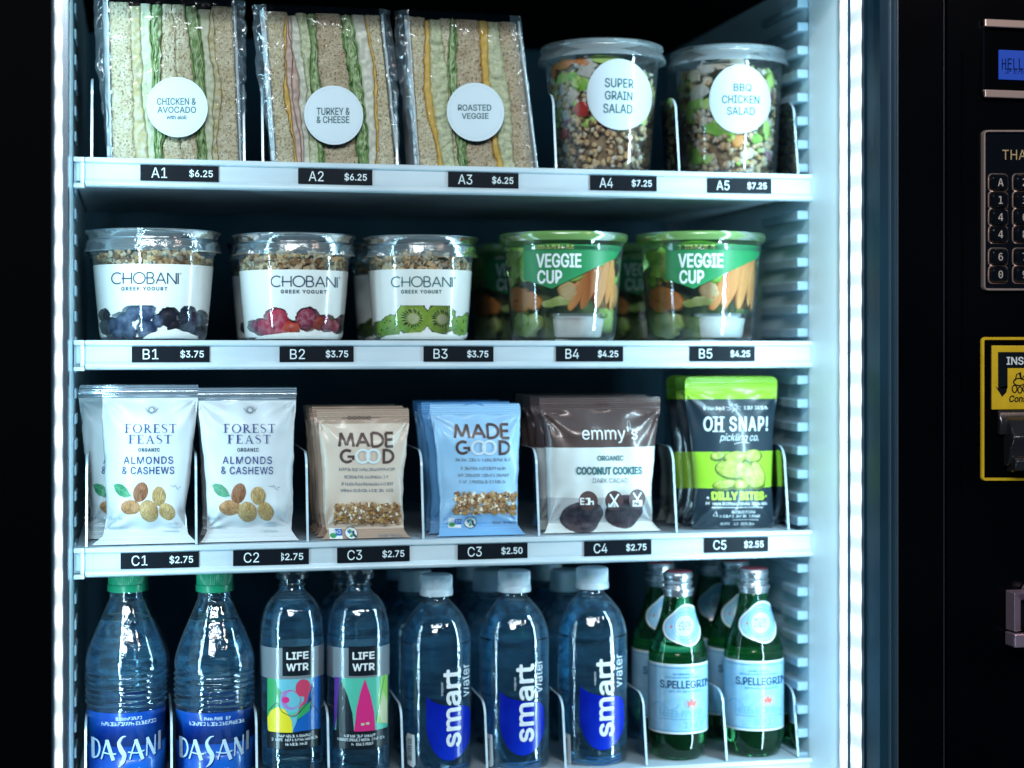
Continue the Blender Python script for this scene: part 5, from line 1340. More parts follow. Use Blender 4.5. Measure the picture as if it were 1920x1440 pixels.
# --- oat bars
def bar_wrap(label, rows, body_m, seal_m, dx, dy, seed, yd, group, full=True):
    cx = (rows[0][1] + rows[0][2]) / 2; fr = Flat(cx, ZC + .0004, yd); fr.pxc = cx
    t = thing('snack_bar', label, 'snack bar', fr.loc, 0, group)
    ol = px_outline(fr, rows); H = ol[-1][0]
    body, fm = bag('wrapper', fr, ol, .022, (.010, .0105), [(0, seal_m), (.0085 if body_m == 'bagtan' else .012, body_m), (H - .0145, seal_m if body_m == 'bagtan' else body_m)], seed, 30, .0016, .012, parent=t, dz=.0013 if full else .003)
    if not full: return t
    rnd = random.Random(seed); D = lambda x: x + dx; E = lambda y: y + dy; p = Print(fr)
    p.pen("MADE", D(634), E(811), D(735), E(836), 5.0, 'brownink', gap=.20)
    def G(cx_): p.ring(cx_, E(854), 13.5, 13.5, 5.0, 'brownink', n=26, a0=-52 + 0, a1=-318); p.rect(cx_ + 1, E(852.5), cx_ + 13.5, E(857), 'brownink'); p.rect(cx_ + 9, E(853), cx_ + 13.5, E(861), 'brownink', 1.1)
    G(D(648))
    p.ring(D(677), E(854), 14, 14, 4.0, 'ringink', 2); p.ring(D(697), E(854), 14, 14, 4.0, 'ringink', 2.3)
    p.ribbon([(D(717), E(840.5)), (D(717), E(868))], 5.0, 'brownink'); p.ring(D(721), E(854.2), 16.5, 14, 5.0, 'brownink', n=20, a0=-90, a1=90); p.rect(D(715), E(840.2), D(722), E(845.2), 'brownink', 1.1); p.rect(D(715), E(863.2), D(722), E(868.2), 'brownink', 1.1)
    yy = [(876, 634, 739), (890, 643, 727), (903, 637, 736), (915, 637, 736)] if body_m == 'bagtan' else [(874, 634, 738), (890, 645, 732), (903, 640, 736), (915, 641, 735)]
    for y_, a, b in yy: p.scribble(D(a), E(y_), D(b), E(y_ + 5.5), 'inkg', rnd=rnd, wd=.85)
    if body_m == 'bagtan':
        for k in range(5): p.ring(D(655 + k * 9), E(783), 4, 3.5, 1.1, 'brownink', n=10)
        p.ribbon([(D(640), E(784)), (D(712), E(783))], .7, 'brownink')
    else: p.ribbon([(D(655), E(775)), (D(672), E(771)), (D(690), E(776))], 1.2, 'badgeb')
    x0, y0 = (D(616), E(990)) if body_m == 'bagtan' else (D(624), E(987))
    p.rect(x0, y0, x0 + 24, y0 + 18, 'white'); p.rect(x0 + 11, y0 + 1, x0 + 24, y0 + 12, 'badgeb', 2); p.ell(x0 + 7, y0 + 12, 6, 4, 'badgeg', 2, 16); p.scribble(x0 + 12, y0 + 3, x0 + 23, y0 + 9, 'white', 3, rnd)
    p.ring(x0 + 41, y0 + 8, 12, 10.5, 1.0, 'ink', 2); p.ell(x0 + 41, y0 + 8, 11, 9.7, 'white', 1, 26)
    for a, b, m_ in ((37, 6, 'badgeb'), (45, 7, 'ink'), (41, 12, 'badgeg'), (40, 4, 'badgeg'), (47, 12, 'ink')): p.ell(x0 + a, y0 + b, 3.6, 2.2, m_, 3, 10, rnd.random() * 3)
    p.scribble(D(708), E(1000 if body_m == 'bagtan' else 993), D(752), E(1005 if body_m == 'bagtan' else 998), 'inkg', rnd=rnd, wd=.8)
    p.build('lettering', fm, body, step=.003, thick=.0005)
    # the printed oat bar
    X0, X1, Y0, Y1 = (D(627), D(749), E(942), E(982)) if body_m == 'bagtan' else (D(633), D(750), E(938), E(979))
    g = Print(fr); g.poly([(X0 + 2, Y0 + 3), (X1 - 2, Y0 + 2), (X1, Y1 - 3), (X0 + 3, Y1)], 'grand', .5)
    pic = g.build('printed_bar', fm, body, step=.004)
    mb = MB(); ms = ['oatp', 'oatm', 'grand', 'grainw', 'oaty']
    for k in range(330):
        px = rnd.uniform(X0, X1); py = rnd.uniform(Y0 + 1, Y1 - 1); x_, z_ = fr.xz(px, py); c = Vector(fm(x_, z_, .0008)); s_ = rnd.uniform(.0011, .0028)
        chunk(mb, c, (s_, s_ * .8, s_ * .8), rnd, rnd.choices(range(5), (3, 5, 6, 2, 2))[0], rough=.45, clampf=lambda p_, c=c: Vector((p_.x, max(p_.y, c.y - .0009), p_.z)))
    tag(mb.build('printed_nuggets', ms, pic), kind='stuff')
    return t
TAN = [(1017, 598, 768), (1008, 603, 764), (995, 613, 757), (960, 606, 755), (880, 604, 757), (800, 598, 766), (785, 595, 767), (766, 593, 766)]
BLU = [(1009, 814, 982), (1000, 820, 978), (985, 824, 970), (940, 825, 970), (870, 820, 972), (790, 810, 975), (772, 806, 976), (757, 806, 974)]
def shifted(rows, yd, y0=.03, k=0): return rows
def behind(front_rows, y0, yd):
    """the same outline seen on a wrapper standing further back"""
    out = []
    for py, a, b in front_rows:
        pa, pb = P(a, py, y0), P(b, py, y0)
        def back(p):
            q = Vector((p.x, yd, p.z)) - Vector((0, -DIST, EYE)); dep = q.x * SPSI + q.y * CPSI; lat = q.x * CPSI - q.y * SPSI
            return CX + FPX * lat / dep, HY - FPX * q.z / dep
        (ax, ay), (bx, by) = back(pa), back(pb); out.append((ay, ax, bx))
    return out
for i in range(4, 0, -1):
    yd = .026 + .024 * i
    bar_wrap(['beige snack bar directly behind the front beige bar', 'second beige snack bar behind the front beige bar', 'third beige snack bar behind the front beige bar', 'beige snack bar at the back of its row'][i - 1], behind([(a - (i % 2) * 3, b - 9 + (i * 5) % 6, c - 9 + (i * 5) % 6) for a, b, c in TAN], .026, yd), 'bagtan', 'bagtan2', 0, 0, 50 + i, yd, 'beige snack bars above the first C3 tag', False)
bar_wrap('beige snack bar at the front of its row above the first C3 tag', TAN, 'bagtan', 'bagtan2', 0, 0, 51, .026, 'beige snack bars above the first C3 tag')
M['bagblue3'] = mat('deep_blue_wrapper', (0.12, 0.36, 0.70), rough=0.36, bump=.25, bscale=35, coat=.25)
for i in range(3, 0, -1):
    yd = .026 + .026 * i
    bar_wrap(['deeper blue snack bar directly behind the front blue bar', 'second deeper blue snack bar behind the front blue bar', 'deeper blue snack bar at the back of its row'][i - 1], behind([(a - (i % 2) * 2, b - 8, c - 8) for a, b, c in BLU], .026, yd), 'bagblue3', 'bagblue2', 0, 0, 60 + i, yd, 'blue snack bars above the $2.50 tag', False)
bar_wrap('pale blue snack bar at the front of its row above the $2.50 tag', BLU, 'bagblue', 'bagblue2', 216, -16, 61, .026, 'blue snack bars above the $2.50 tag')

# --- coconut cookies
EMM = [(1001, 1014, 1236), (992, 1020, 1230), (980, 1028, 1222), (900, 1026, 1222), (840, 1022, 1228), (790, 1018, 1234), (768, 1012, 1237), (745, 1011, 1238)]
def cookie_bag(label, rows, seed, yd, full):
    cx = (rows[0][1] + rows[0][2]) / 2; fr = Flat(cx, ZC + .0004, yd); fr.pxc = cx
    t = thing('cookie_bag', label, 'cookie bag', fr.loc, 0, 'brown and white coconut cookie bags')
    ol = px_outline(fr, rows); H = ol[-1][0]; zb = lambda y: H * (rows[0][0] - y) / (rows[0][0] - rows[-1][0])
    body, fm = bag('bag', fr, ol, .034, (.009, .0125), [(0, 'bagcream'), (.009, 'bagwin'), (zb(934), 'bagcream'), (zb(839), 'bagbrn')], seed, 40, .0026, .010, parent=t, dz=.0013 if full else .003)
    if not full: return t
    p = Print(fr)
    p.text("emmy's", 1083, 799, 1187, 829, 'white', bold=0); p.ring(1173, 795, 3, 7, .8, 'ringink', n=16)
    p.text("ORGANIC", 1111, 852, 1161, 862, 'teal', bold=.3); p.text("COCONUT COOKIES", 1073, 873, 1198, 888, 'teal', bold=.8); p.text("DARK CACAO", 1103, 894, 1169, 903, 'inkg')
    rnd = random.Random(9)
    for k, cx_ in enumerate((1090, 1137, 1182)):
        cy_ = (935, 934, 932)[k]
        p.ell(cx_, cy_, 17, 18.5, 'winecirc', 22, 36)
        if k == 0: p.scribble(cx_ - 14, cy_ - 6, cx_ + 14, cy_ + 7, 'white', 23, rnd, wd=2.2)
        else:
            p.ribbon([(cx_ - 8, cy_ - 12), (cx_ + 8, cy_ + 12)], 3.0, 'white', 23); p.ribbon([(cx_ + 8, cy_ - 12), (cx_ - 8, cy_ + 12)], 3.0, 'white', 23.2)
            if k == 2: p.rect(cx_ - 10, cy_ + 2, cx_ + 10, cy_ + 13, 'white', 23.4); p.scribble(cx_ - 8, cy_ + 4, cx_ + 8, cy_ + 11, 'winecirc', 24, rnd, wd=1.2)
            else: p.scribble(cx_ - 10, cy_ + 5, cx_ + 10, cy_ + 12, 'white', 23.5, rnd, wd=1.6)
    p.text("oo", 1118, 755, 1140, 761, 'winecirc')
    p.build('lettering', fm, body, step=.0035, thick=.0005)
    relief(fr, fm, [(1088, 967, 40, 31, .05, 'cacao', .0042, 'cookie'), (1166, 957, 37, 32, -.08, 'cacao', .0042, 'cookie')], body)
    return t
for i in (3, 2, 1):
    yd = .028 + .032 * i
    cookie_bag(['coconut cookie bag directly behind the front one', 'second coconut cookie bag behind the front one', 'coconut cookie bag at the back of its row'][i - 1], behind([(a - 2, b - 4, c - 8) for a, b, c in EMM], .028, yd), 70 + i, yd, False)
cookie_bag('front coconut cookie bag above tag C4 with dark cookies in its window', EMM, 71, .028, True)

# --- pickle pouches
SNP = [(991, 1302, 1449), (984, 1296, 1452), (960, 1298, 1450), (910, 1302, 1446), (860, 1298, 1448), (800, 1290, 1452), (750, 1285, 1456), (716, 1283, 1457), (708, 1287, 1454), (706, 1293, 1448)]
def pouch(label, rows, seed, yd, full):
    cx = (rows[0][1] + rows[0][2]) / 2; fr = Flat(cx, ZC + .0004, yd); fr.pxc = cx
    t = thing('pickle_pouch', label, 'pouch', fr.loc, 0, 'navy and lime pickle pouches')
    ol = px_outline(fr, rows); H = ol[-1][0]; zb = lambda y: H * (rows[0][0] - y) / (rows[0][0] - rows[-1][0])
    body, fm = bag('pouch', fr, ol, .022, (.0005, .014), [(0, 'navyp'), (zb(914), 'limep'), (zb(846), 'navyp'), (zb(748), 'limep')], seed, 24, .0015, .0, parent=t, rounded=True)
    if not full: return t
    rnd = random.Random(6); p = Print(fr)
    p.scribble(1315, 762, 1353, 768, 'ringink', 1, rnd, wd=1); p.scribble(1387, 761, 1436, 767, 'ringink', 1, rnd, wd=1)
    for k in range(9): a = k * .7; p.ribbon([(1370 + 5 * math.cos(a), 763 + 4 * math.sin(a)), (1370 + 14 * math.cos(a + .5), 764 + 9 * math.sin(a + .5))], [1.2, .6], 'ringink')
    p.text("OH SNAP!", 1314, 780, 1436, 808, 'ringink', bold=.8, space=1.15)
    for (a, b, c_) in ((1344, 1352, 780.5), (1344, 1352, 806.5), (1332, 1340, 780.5), (1332, 1340, 806.5)): p.rect(a - 2, c_, b, c_ + 2.2, 'ringink', 1.4)
    p.text("pickling co.", 1343, 812, 1415, 829, 'ringink', skew=4); p.ribbon([(1369, 831), (1384, 828), (1398, 829)], 1, 'ringink')
    p.text("DILLY BITES", 1328, 920, 1427, 936, 'limet', bold=1.1); p.ell(1322, 932, 2, 2, 'ringink', 1, 8); p.ell(1431, 929, 2, 2, 'limet', 1, 8)
    p.scribble(1318, 940, 1434, 945, 'ringink', 1, rnd, wd=.9); p.rect(1328, 949, 1424, 950.2, 'ringink')
    p.scribble(1364, 956, 1412, 961, 'ringink', 1, rnd, wd=.9); p.scribble(1346, 964, 1424, 969, 'ringink', 1, rnd, wd=.9); p.rect(1369, 973, 1419, 974, 'ringink'); p.scribble(1350, 979, 1414, 984, 'ringink', 1, rnd, wd=.9)
    p.ribbon([(1337, 957), (1333, 966), (1341, 967), (1337, 957)], 1, 'ringink')
    p.build('lettering', fm, body, step=.003, thick=.0005)
    it = []
    for px, py, rx, ry, ro in ((1340, 853, 12, 7, .1), (1372, 856, 20, 11, .1), (1404, 853, 17, 11, .1), (1367, 878, 31, 16, -.1), (1400, 890, 16, 20, .5), (1352, 906, 20, 8, .1), (1382, 906, 14, 8, 0), (1415, 884, 10, 22, .5), (1412, 905, 16, 7, .1)):
        it.append((px, py + 2, rx + 2.4, ry + 2.6, ro, 'pickd', .0003, 'pickle_rind')); it.append((px, py, rx, ry, ro, 'pick', .0011, 'pickle_slice'))
    relief(fr, fm, it, body)
    return t
for i in (2, 1):
    yd = .026 + .030 * i
    pouch(['pickle pouch directly behind the front pouch', 'pickle pouch at the back of its row'][i - 1], behind(SNP, .026, yd), 80 + i, yd, False)
pouch('pickle pouch at the front of its row above tag C5', SNP, 81, .026, True)
# ================================================================== bottles
M['capg'] = mat('green_cap', (0.015, 0.34, 0.16), rough=.35, coat=.3)
M['capk'] = mat('black_cap', (0.012, 0.022, 0.035), rough=.3, coat=.3)
M['capw'] = mat('translucent_white_cap', (0.60, 0.72, 0.80), rough=.35, coat=.3, sss=.3)
M['capr'] = mat('red_cap_top', (0.45, 0.02, 0.04), rough=.3, coat=.3)
M['caps'] = mat('silver_cap', (0.62, 0.66, 0.70), rough=.26, metal=.9, bump=.3, bscale=700)
M['das'] = mat('blue_water_label', (0.004, 0.045, 0.36), (0.012, 0.16, 0.62), rough=.28, scale=22, coat=.6, lo=.35, hi=.75)
M['dasink'] = mat('pale_blue_ink', (0.50, 0.68, 0.86), rough=.35)
M['dasdk'] = mat('deep_blue_ink', (0.003, 0.02, 0.16), rough=.35)
M['lband'] = clear_mat('silver_band', (0.5, 0.6, 0.66), rough=.2, base=.08, haze=.75, hcol=(.55, .64, .70))
M['lblack'] = mat('label_black', (0.006, 0.012, 0.018), rough=.3, coat=.4)
for nm, c in (('a_sky', (.16, .52, .62)), ('a_red', (.62, .06, .14)), ('a_yel', (.85, .74, .03)), ('a_grn', (.04, .38, .13)), ('a_blu', (.01, .13, .50)), ('a_lil', (.38, .22, .55)), ('a_mint', (.10, .55, .40)), ('a_pink', (.72, .03, .22)), ('a_pur', (.10, .03, .28)), ('a_lime', (.30, .62, .12)), ('a_cream', (.62, .66, .42)), ('a_dk', (.012, .02, .03))):
    M[nm] = mat('art_' + nm[2:], c, rough=.3, coat=.4)
M['smb'] = mat('royal_blue_print', (0.002, 0.012, 0.36), (0.004, 0.03, 0.50), rough=.25, coat=.5, scale=20)
M['smb2'] = mat('thin_blue_print', (0.01, 0.10, 0.32), rough=.3)
M['pel'] = mat('pale_blue_label', (0.24, 0.48, 0.68), (0.34, 0.58, 0.75), rough=.35, scale=60, coat=.3)
M['pelw'] = mat('label_white', (0.68, 0.76, 0.80), rough=.35, coat=.3)
M['pelb'] = mat('label_mid_blue', (0.08, 0.28, 0.52), rough=.4)
M['pelr'] = mat('star_red', (0.72, 0.13, 0.10), rough=.4)
M['pelt'] = mat('label_navy', (0.015, 0.07, 0.16), rough=.4)
M['backdark'] = mat('bottle_back_label', (0.02, 0.06, 0.13), rough=.5)
def ridged_cap(r, z0, z1, mat_, parent, n=60, skirt=True, name='cap', top=None):
    mb = MB(); h = z1 - z0
    prof = [(r * 1.02, z0), (r * 1.035, z0 + h * .04), (r * 1.03, z0 + h * .26), (r * .985, z0 + h * .30), (r * .99, z0 + h * .34), (r * .975, z0 + h * .90), (r * .93, z0 + h * .975), (r * .86, z1), (0, z1 - h * .01)]
    def wob(rr, z, a):
        k = min(1, max(0, (z - z0 - h * .33) / (h * .03))) * min(1, max(0, (z0 + h * .95 - z) / (h * .05)))
        return rr + (r * .022 * (1 if math.sin(a * n) > 0 else -1) * k if rr > r * .9 else 0)
    mb.lathe([(0, z0 + h * .1), (r * .9, z0 + h * .02)] + prof, n * 4, wob=wob)
    o = mb.build(name, mat_, parent, smooth='auto'); return o
def rprof(fr, rows):            # (photo y, half width px) from the top down -> (z, r) upwards
    return [(fr.z(y), fr.r(w_)) for y, w_ in rows][::-1]
M['meniscus'] = clear_mat('meniscus', (0.8, 0.95, 1), rough=.08, gain=2.0, base=.25, haze=.35, hcol=(.75, .92, 1))
def dense(tab, d=.002, ridge=None):
    out = []; z = tab[0][0]; n = int((tab[-1][0] - z) / d)
    cm = catmull([(a, b) for a, b in tab], 6)
    return cm
def shell_and_water(t, tab, level, foot_r, mat_='water', n=72):
    cm = [(r, z) for z, r in tab]; z0 = cm[0][1]
    MB().lathe([(0, .004), (foot_r * .5, .003), (foot_r * .75, .0005), (foot_r * .9, 0.0)] + cm, n).build('bottle', 'pet', t, smooth='auto')
    wt = [(max(.001, r - .0007), z) for r, z in cm if z < level and z > .003]
    rl = interp(tab, level) - .0007
    MB().lathe([(0, .0045), (foot_r * .8, .0035)] + wt + [(rl, level), (0, level)], n).build('water', mat_, t, smooth='auto', weld=True)
    MB().lathe([(rl + .0002, level - .0007), (rl - .0006, level - .0002), (rl - .0016, level + .0002), (rl - .0004, level + .0009), (rl + .0002, level - .0007)], n).build('waterline', 'meniscus', t, smooth=True)
def dasani(label, cx, yc, seed, full=True, yoff=0):
    fr = Round(cx, ZD, yc); t = thing('water_bottle', label, 'water bottle', fr.loc, fr.phi, 'blue-labelled water bottles with green caps')
    rows = [(1101, 30), (1122, 31), (1128, 34), (1150, 43), (1175, 54), (1205, 66), (1225, 72), (1238, 74), (1250, 73.5)]
    k = 0
    for y in range(1254, 1316, 5): rows.append((y, 73.8 + (1.5 if k % 2 else -1.5))); k += 1
    rows += [(1320, 71.5), (1330, 71), (1440, 71), (1478, 71), (1486, 68)]
    tab = rprof(fr, rows); cm = []
    base = catmull([(z, r) for z, r in tab], 3); tab = base
    rf = lambda z: interp(tab, z)
    shell_and_water(t, tab, fr.z(1157), fr.r(68))
    ridged_cap(fr.r(33.5), fr.z(1107), fr.z(1060), 'capg', t, 60)
    zl0, zl1 = .012, fr.z(1322)
    p = None
    lb = MB().lathe([(rf(z) + .0004, z) for z in (zl0, .02, .05, (zl0 + zl1) / 2, zl1)], 72).build('label', 'das', t, smooth=True)
    if not full: return t
    dx = cx - 237; p = Print(fr); rnd = random.Random(seed); D = lambda x: x + dx
    p.scribble(D(218), 1329, D(268), 1335, 'dasink', 1, rnd, wd=1.1); p.scribble(D(192), 1338, D(293), 1345, 'dasink', 1, rnd, wd=1.1)
    def word(m, sh, lift, ex):
        S_ = lambda pts: [(D(a) + sh, b + sh) for a, b in pts]
        p.ribbon(S_([(175, 1369), (176, 1407)]), 6 + ex, m, lift)
        p.ribbon(S_(catmull([(173, 1371), (184, 1374), (188, 1388), (184, 1402), (175, 1407)], 4)), 3.2 + ex, m, lift)
        p.ribbon(S_([(191, 1407), (201, 1371), (203, 1372)]), 2.6 + ex, m, lift); p.ribbon(S_([(201, 1371), (213, 1408)]), 6.5 + ex, m, lift); p.ribbon(S_(catmull([(193, 1394), (204, 1396), (218, 1396)], 4)), 2.4 + ex, m, lift)
        sp_ = catmull([(236, 1364, 1.5), (229, 1366, 3.5), (223, 1376, 5.5), (227, 1388, 8.5), (233, 1399, 8), (230, 1412, 5), (222, 1420, 1)], 6)
        p.ribbon(S_([(a, b) for a, b, c_ in sp_]), [c_ + ex for a, b, c_ in sp_], m, lift)
        p.ribbon(S_([(243, 1407), (254, 1371), (256, 1372)]), 2.6 + ex, m, lift); p.ribbon(S_([(254, 1371), (267, 1409)]), 6.5 + ex, m, lift); p.ribbon(S_(catmull([(240, 1393), (255, 1396), (270, 1393)], 4)), 2.4 + ex, m, lift)
        p.ribbon(S_([(274, 1404), (275, 1371)]), 2.4 + ex, m, lift); p.ribbon(S_([(275, 1370), (289, 1404)]), 5.5 + ex, m, lift); p.ribbon(S_([(289, 1404), (290, 1368)]), 2.2 + ex, m, lift)
        p.ribbon(S_([(298, 1363), (298, 1398)]), 5 + ex, m, lift)
    word('dasdk', 1.6, 1, 1.0); word('dasink', 0, 2, 0)
    p.scribble(D(210), 1424, D(264), 1430, 'dasink', 1, rnd, wd=1.1); p.scribble(D(198), 1434, D(276), 1439, 'dasink', 1, rnd, wd=1.1)
    p.build('lettering', cyl_map(lambda z: rf(z) + .0005), lb, step=.003)
    return t
dasani('water bottle with green cap and blue label beside the lit edge strip', 237, .046, 91)
dasani('water bottle with green cap and blue label beside the black-capped bottle', 402, .046, 92)
def lifewtr(label, cx, yc, art_, seed, full=True):
    fr = Round(cx, ZD, yc); t = thing('water_bottle', label, 'water bottle', fr.loc, fr.phi, 'black-capped water bottles with art labels')
    rows = [(1082, 22), (1093, 22), (1095, 25), (1097, 25), (1099, 22), (1108, 26), (1118, 37), (1130, 46), (1145, 52.5), (1165, 57), (1185, 58.5), (1210, 59), (1440, 59), (1478, 59), (1486, 56)]
    tab = catmull(rprof(fr, rows), 4); rf = lambda z: interp(tab, z)
    shell_and_water(t, tab, fr.z(1119), fr.r(56))
    ridged_cap(fr.r(29), fr.z(1083), fr.z(1052), 'capk', t, 56)
    if not full: return t
    dx = cx - 548; D = lambda x: x + dx; rnd = random.Random(seed)
    zz = [fr.z(y) for y in (1262, 1245, 1225, 1205)]
    MB().lathe([(rf(z) + .0004, z) for z in zz], 72).build('silver_band', 'lband', t, smooth=True)
    p = Print(fr)
    p.rect(D(530), 1202, D(582), 1256, 'lblack', 2); p.text("LIFE", D(537), 1212, D(578), 1226, 'white', 3, bold=.7); p.text("WTR", D(537), 1233, D(578), 1247, 'white', 3, bold=.7)
    X0, X1 = D(502), D(600)
    if art_ == 0:
        p.rect(X0, 1262, X1, 1360, 'a_sky', 1)
        p.poly([(D(502), 1262), (D(516), 1262), (D(527), 1285), (D(525), 1310), (D(512), 1330), (D(502), 1335)], 'a_grn', 2)
        p.poly([(D(588), 1262), (D(600), 1262), (D(600), 1360), (D(548), 1360), (D(565), 1335), (D(590), 1315)], 'a_blu', 2)
        p.ell(D(568), 1279, 14, 16, 'a_red', 4); p.ribbon([(D(574), 1290), (D(572), 1304), (D(560), 1316)], [8, 5, 2], 'a_red', 3)
        p.poly([(D(502), 1336), (D(508), 1322), (D(520), 1313), (D(535), 1318), (D(547), 1338), (D(549), 1360), (D(504), 1360)], 'a_yel', 4)
        p.ell(D(545), 1300, 18, 18, 'a_lil', 3); p.ell(D(549), 1299, 14, 15, 'a_sky', 3.4); p.poly([(D(560), 1316), (D(582), 1304), (D(580), 1322), (D(556), 1338)], 'a_grn', 3.6); p.ell(D(536), 1300, 7, 6, 'a_pink', 4.2); p.ell(D(550), 1327, 10, 5, 'a_mint', 4.4)
        p.ribbon(catmull([(D(505), 1322), (D(520), 1306), (D(530), 1322), (D(552), 1330), (D(568), 1316), (D(585), 1300)], 5), 1.2, 'a_dk', 5); p.ribbon(catmull([(D(524), 1290), (D(545), 1282), (D(562), 1296), (D(560), 1322), (D(544), 1330)], 5), 1.0, 'a_pink', 5.2)
        p.ribbon(catmull([(D(586), 1272), (D(580), 1300), (D(592), 1322), (D(596), 1330)], 5), 1.2, 'a_dk', 5)
    else:
        p.rect(X0 + 2, 1260, X1 + 2, 1358, 'a_mint', 1)
        p.poly([(D(504), 1260), (D(517), 1260), (D(509), 1300), (D(505), 1356), (D(503), 1356)], 'a_pur', 2)
        p.poly([(D(514), 1262), (D(528), 1292), (D(537), 1325), (D(540), 1358), (D(507), 1358), (D(509), 1310)], 'a_dk', 3)
        p.poly([(D(560), 1262), (D(570), 1292), (D(577), 1325), (D(579), 1358), (D(540), 1358), (D(545), 1315), (D(552), 1285)], 'a_pink', 4)
        p.poly([(D(590), 1260), (D(602), 1260), (D(602), 1350), (D(582), 1345), (D(584), 1300)], 'a_lime', 2); p.poly([(D(594), 1290), (D(601), 1310), (D(602), 1352), (D(590), 1345), (D(586), 1325)], 'a_cream', 3); p.ribbon([(D(596), 1262), (D(590), 1290), (D(581), 1340)], 1.6, 'a_grn', 4)
        p.rect(D(553), 1343, D(559), 1347, 'a_cream', 5); p.rect(D(562), 1342, D(568), 1346, 'a_cream', 5)
    p.rect(X0 - 1, 1358, X1 + 1, 1391, 'lblack', 2)
    p.scribble(D(520), 1364, D(582), 1369, 'ringink', 3, rnd, wd=.9); p.scribble(D(510), 1371, D(596), 1376, 'ringink', 3, rnd, wd=.9); p.scribble(D(536), 1379, D(578), 1384, 'ringink', 3, rnd, wd=.9)
    p.build('label', cyl_map(lambda z: rf(z) + .0005), t, step=.003, thick=.00006)
    return t
lifewtr('black-capped water bottle whose art label shows a red balloon over a yellow shape', 548, .040, 0, 93)
lifewtr('black-capped water bottle whose art label shows a tall pink cone', 672, .040, 1, 94)
def smart(label, cx, yc, tx, ty, seed, full=True, ytop=1068):
    fr = Round(cx, ZD, yc); t = thing('water_bottle', label, 'water bottle', fr.loc, fr.phi, 'tall clear water bottles with white caps')
    rows = [(1108, 23), (1118, 23), (1124, 25), (1132, 33), (1145, 45), (1160, 55), (1180, 62.5), (1200, 66), (1220, 66.5), (1440, 66.5), (1474, 66.5), (1484, 62)]
    d = ytop - 1075
    rows = [(y + d * (1 if y < 1400 else 0), w_) for y, w_ in rows]
    tab = catmull(rprof(fr, rows), 4); rf = lambda z: interp(tab, z)
    shell_and_water(t, tab, fr.z(1128 + d), fr.r(61))
    ridged_cap(fr.r(31), fr.z(1115 + d), fr.z(ytop + 1), 'capw', t, 54)
    if not full: return t
    D = lambda x: x + tx - 818; E = lambda y: y + ty - 1243
    p = Print(fr)
    sh = catmull([(800, 1293), (812, 1302), (828, 1308), (846, 1312), (864, 1313), (876, 1318), (882, 1330)], 3) + catmull([(882, 1335), (883, 1360), (880, 1380), (870, 1398), (857, 1408), (843, 1411), (828, 1407), (814, 1394), (804, 1372), (800, 1350), (800, 1320)], 3)
    p.poly([(D(a), E(b)) for a, b in sh], 'smb', 1)
    p.text("smart", D(831), E(1243), D(864), E(1387), 'white', 3, rot=90, bold=1.3)
    p.text("water", D(866), E(1238), D(879), E(1298), 'ringink', 3, rot=90)
    p.text("vapor", D(827), E(1266), D(832), E(1292), 'ringink', 3, rot=90)
    for k in range(3): p.ribbon([(D(812), E(1424 + k * 6)), (D(842), E(1426 + k * 6)), (D(876), E(1422 + k * 6))], 2.0, 'smb2', 1)
    x0, y0 = D(760), E(1368)
    p.build('print', cyl_map(lambda z: rf(z) + .0005), t, step=.003, thick=.00006)
    p = Print(fr); x0 = cx - 56; p.poly([(x0, 1372), (x0 + 3, 1364), (x0 + 16, 1366), (x0 + 18, 1420), (x0 + 14, 1426), (x0 + 3, 1422)], 'ringink', 1)
    rnd = random.Random(5); y = 1374
    while y < 1415: h = rnd.uniform(.8, 2.2); p.rect(x0 + 3, y, x0 + 11, y + h, 'ink', 2); y += h + rnd.uniform(.9, 2)
    p.build('barcode', cyl_map(lambda z: rf(z) + .0005), t, step=.003, thick=.00006)
    return t
smart('tall clear water bottle with white cap beside the pink cone bottle', 818, .048, 818, 1243, 95, True, 1075)
smart('tall clear water bottle with white cap, middle one of the front three', 964, .048, 955, 1233, 96, True, 1068)
smart('tall clear water bottle with white cap nearest the green glass bottles', 1110, .048, 1105, 1223, 97, True, 1062)
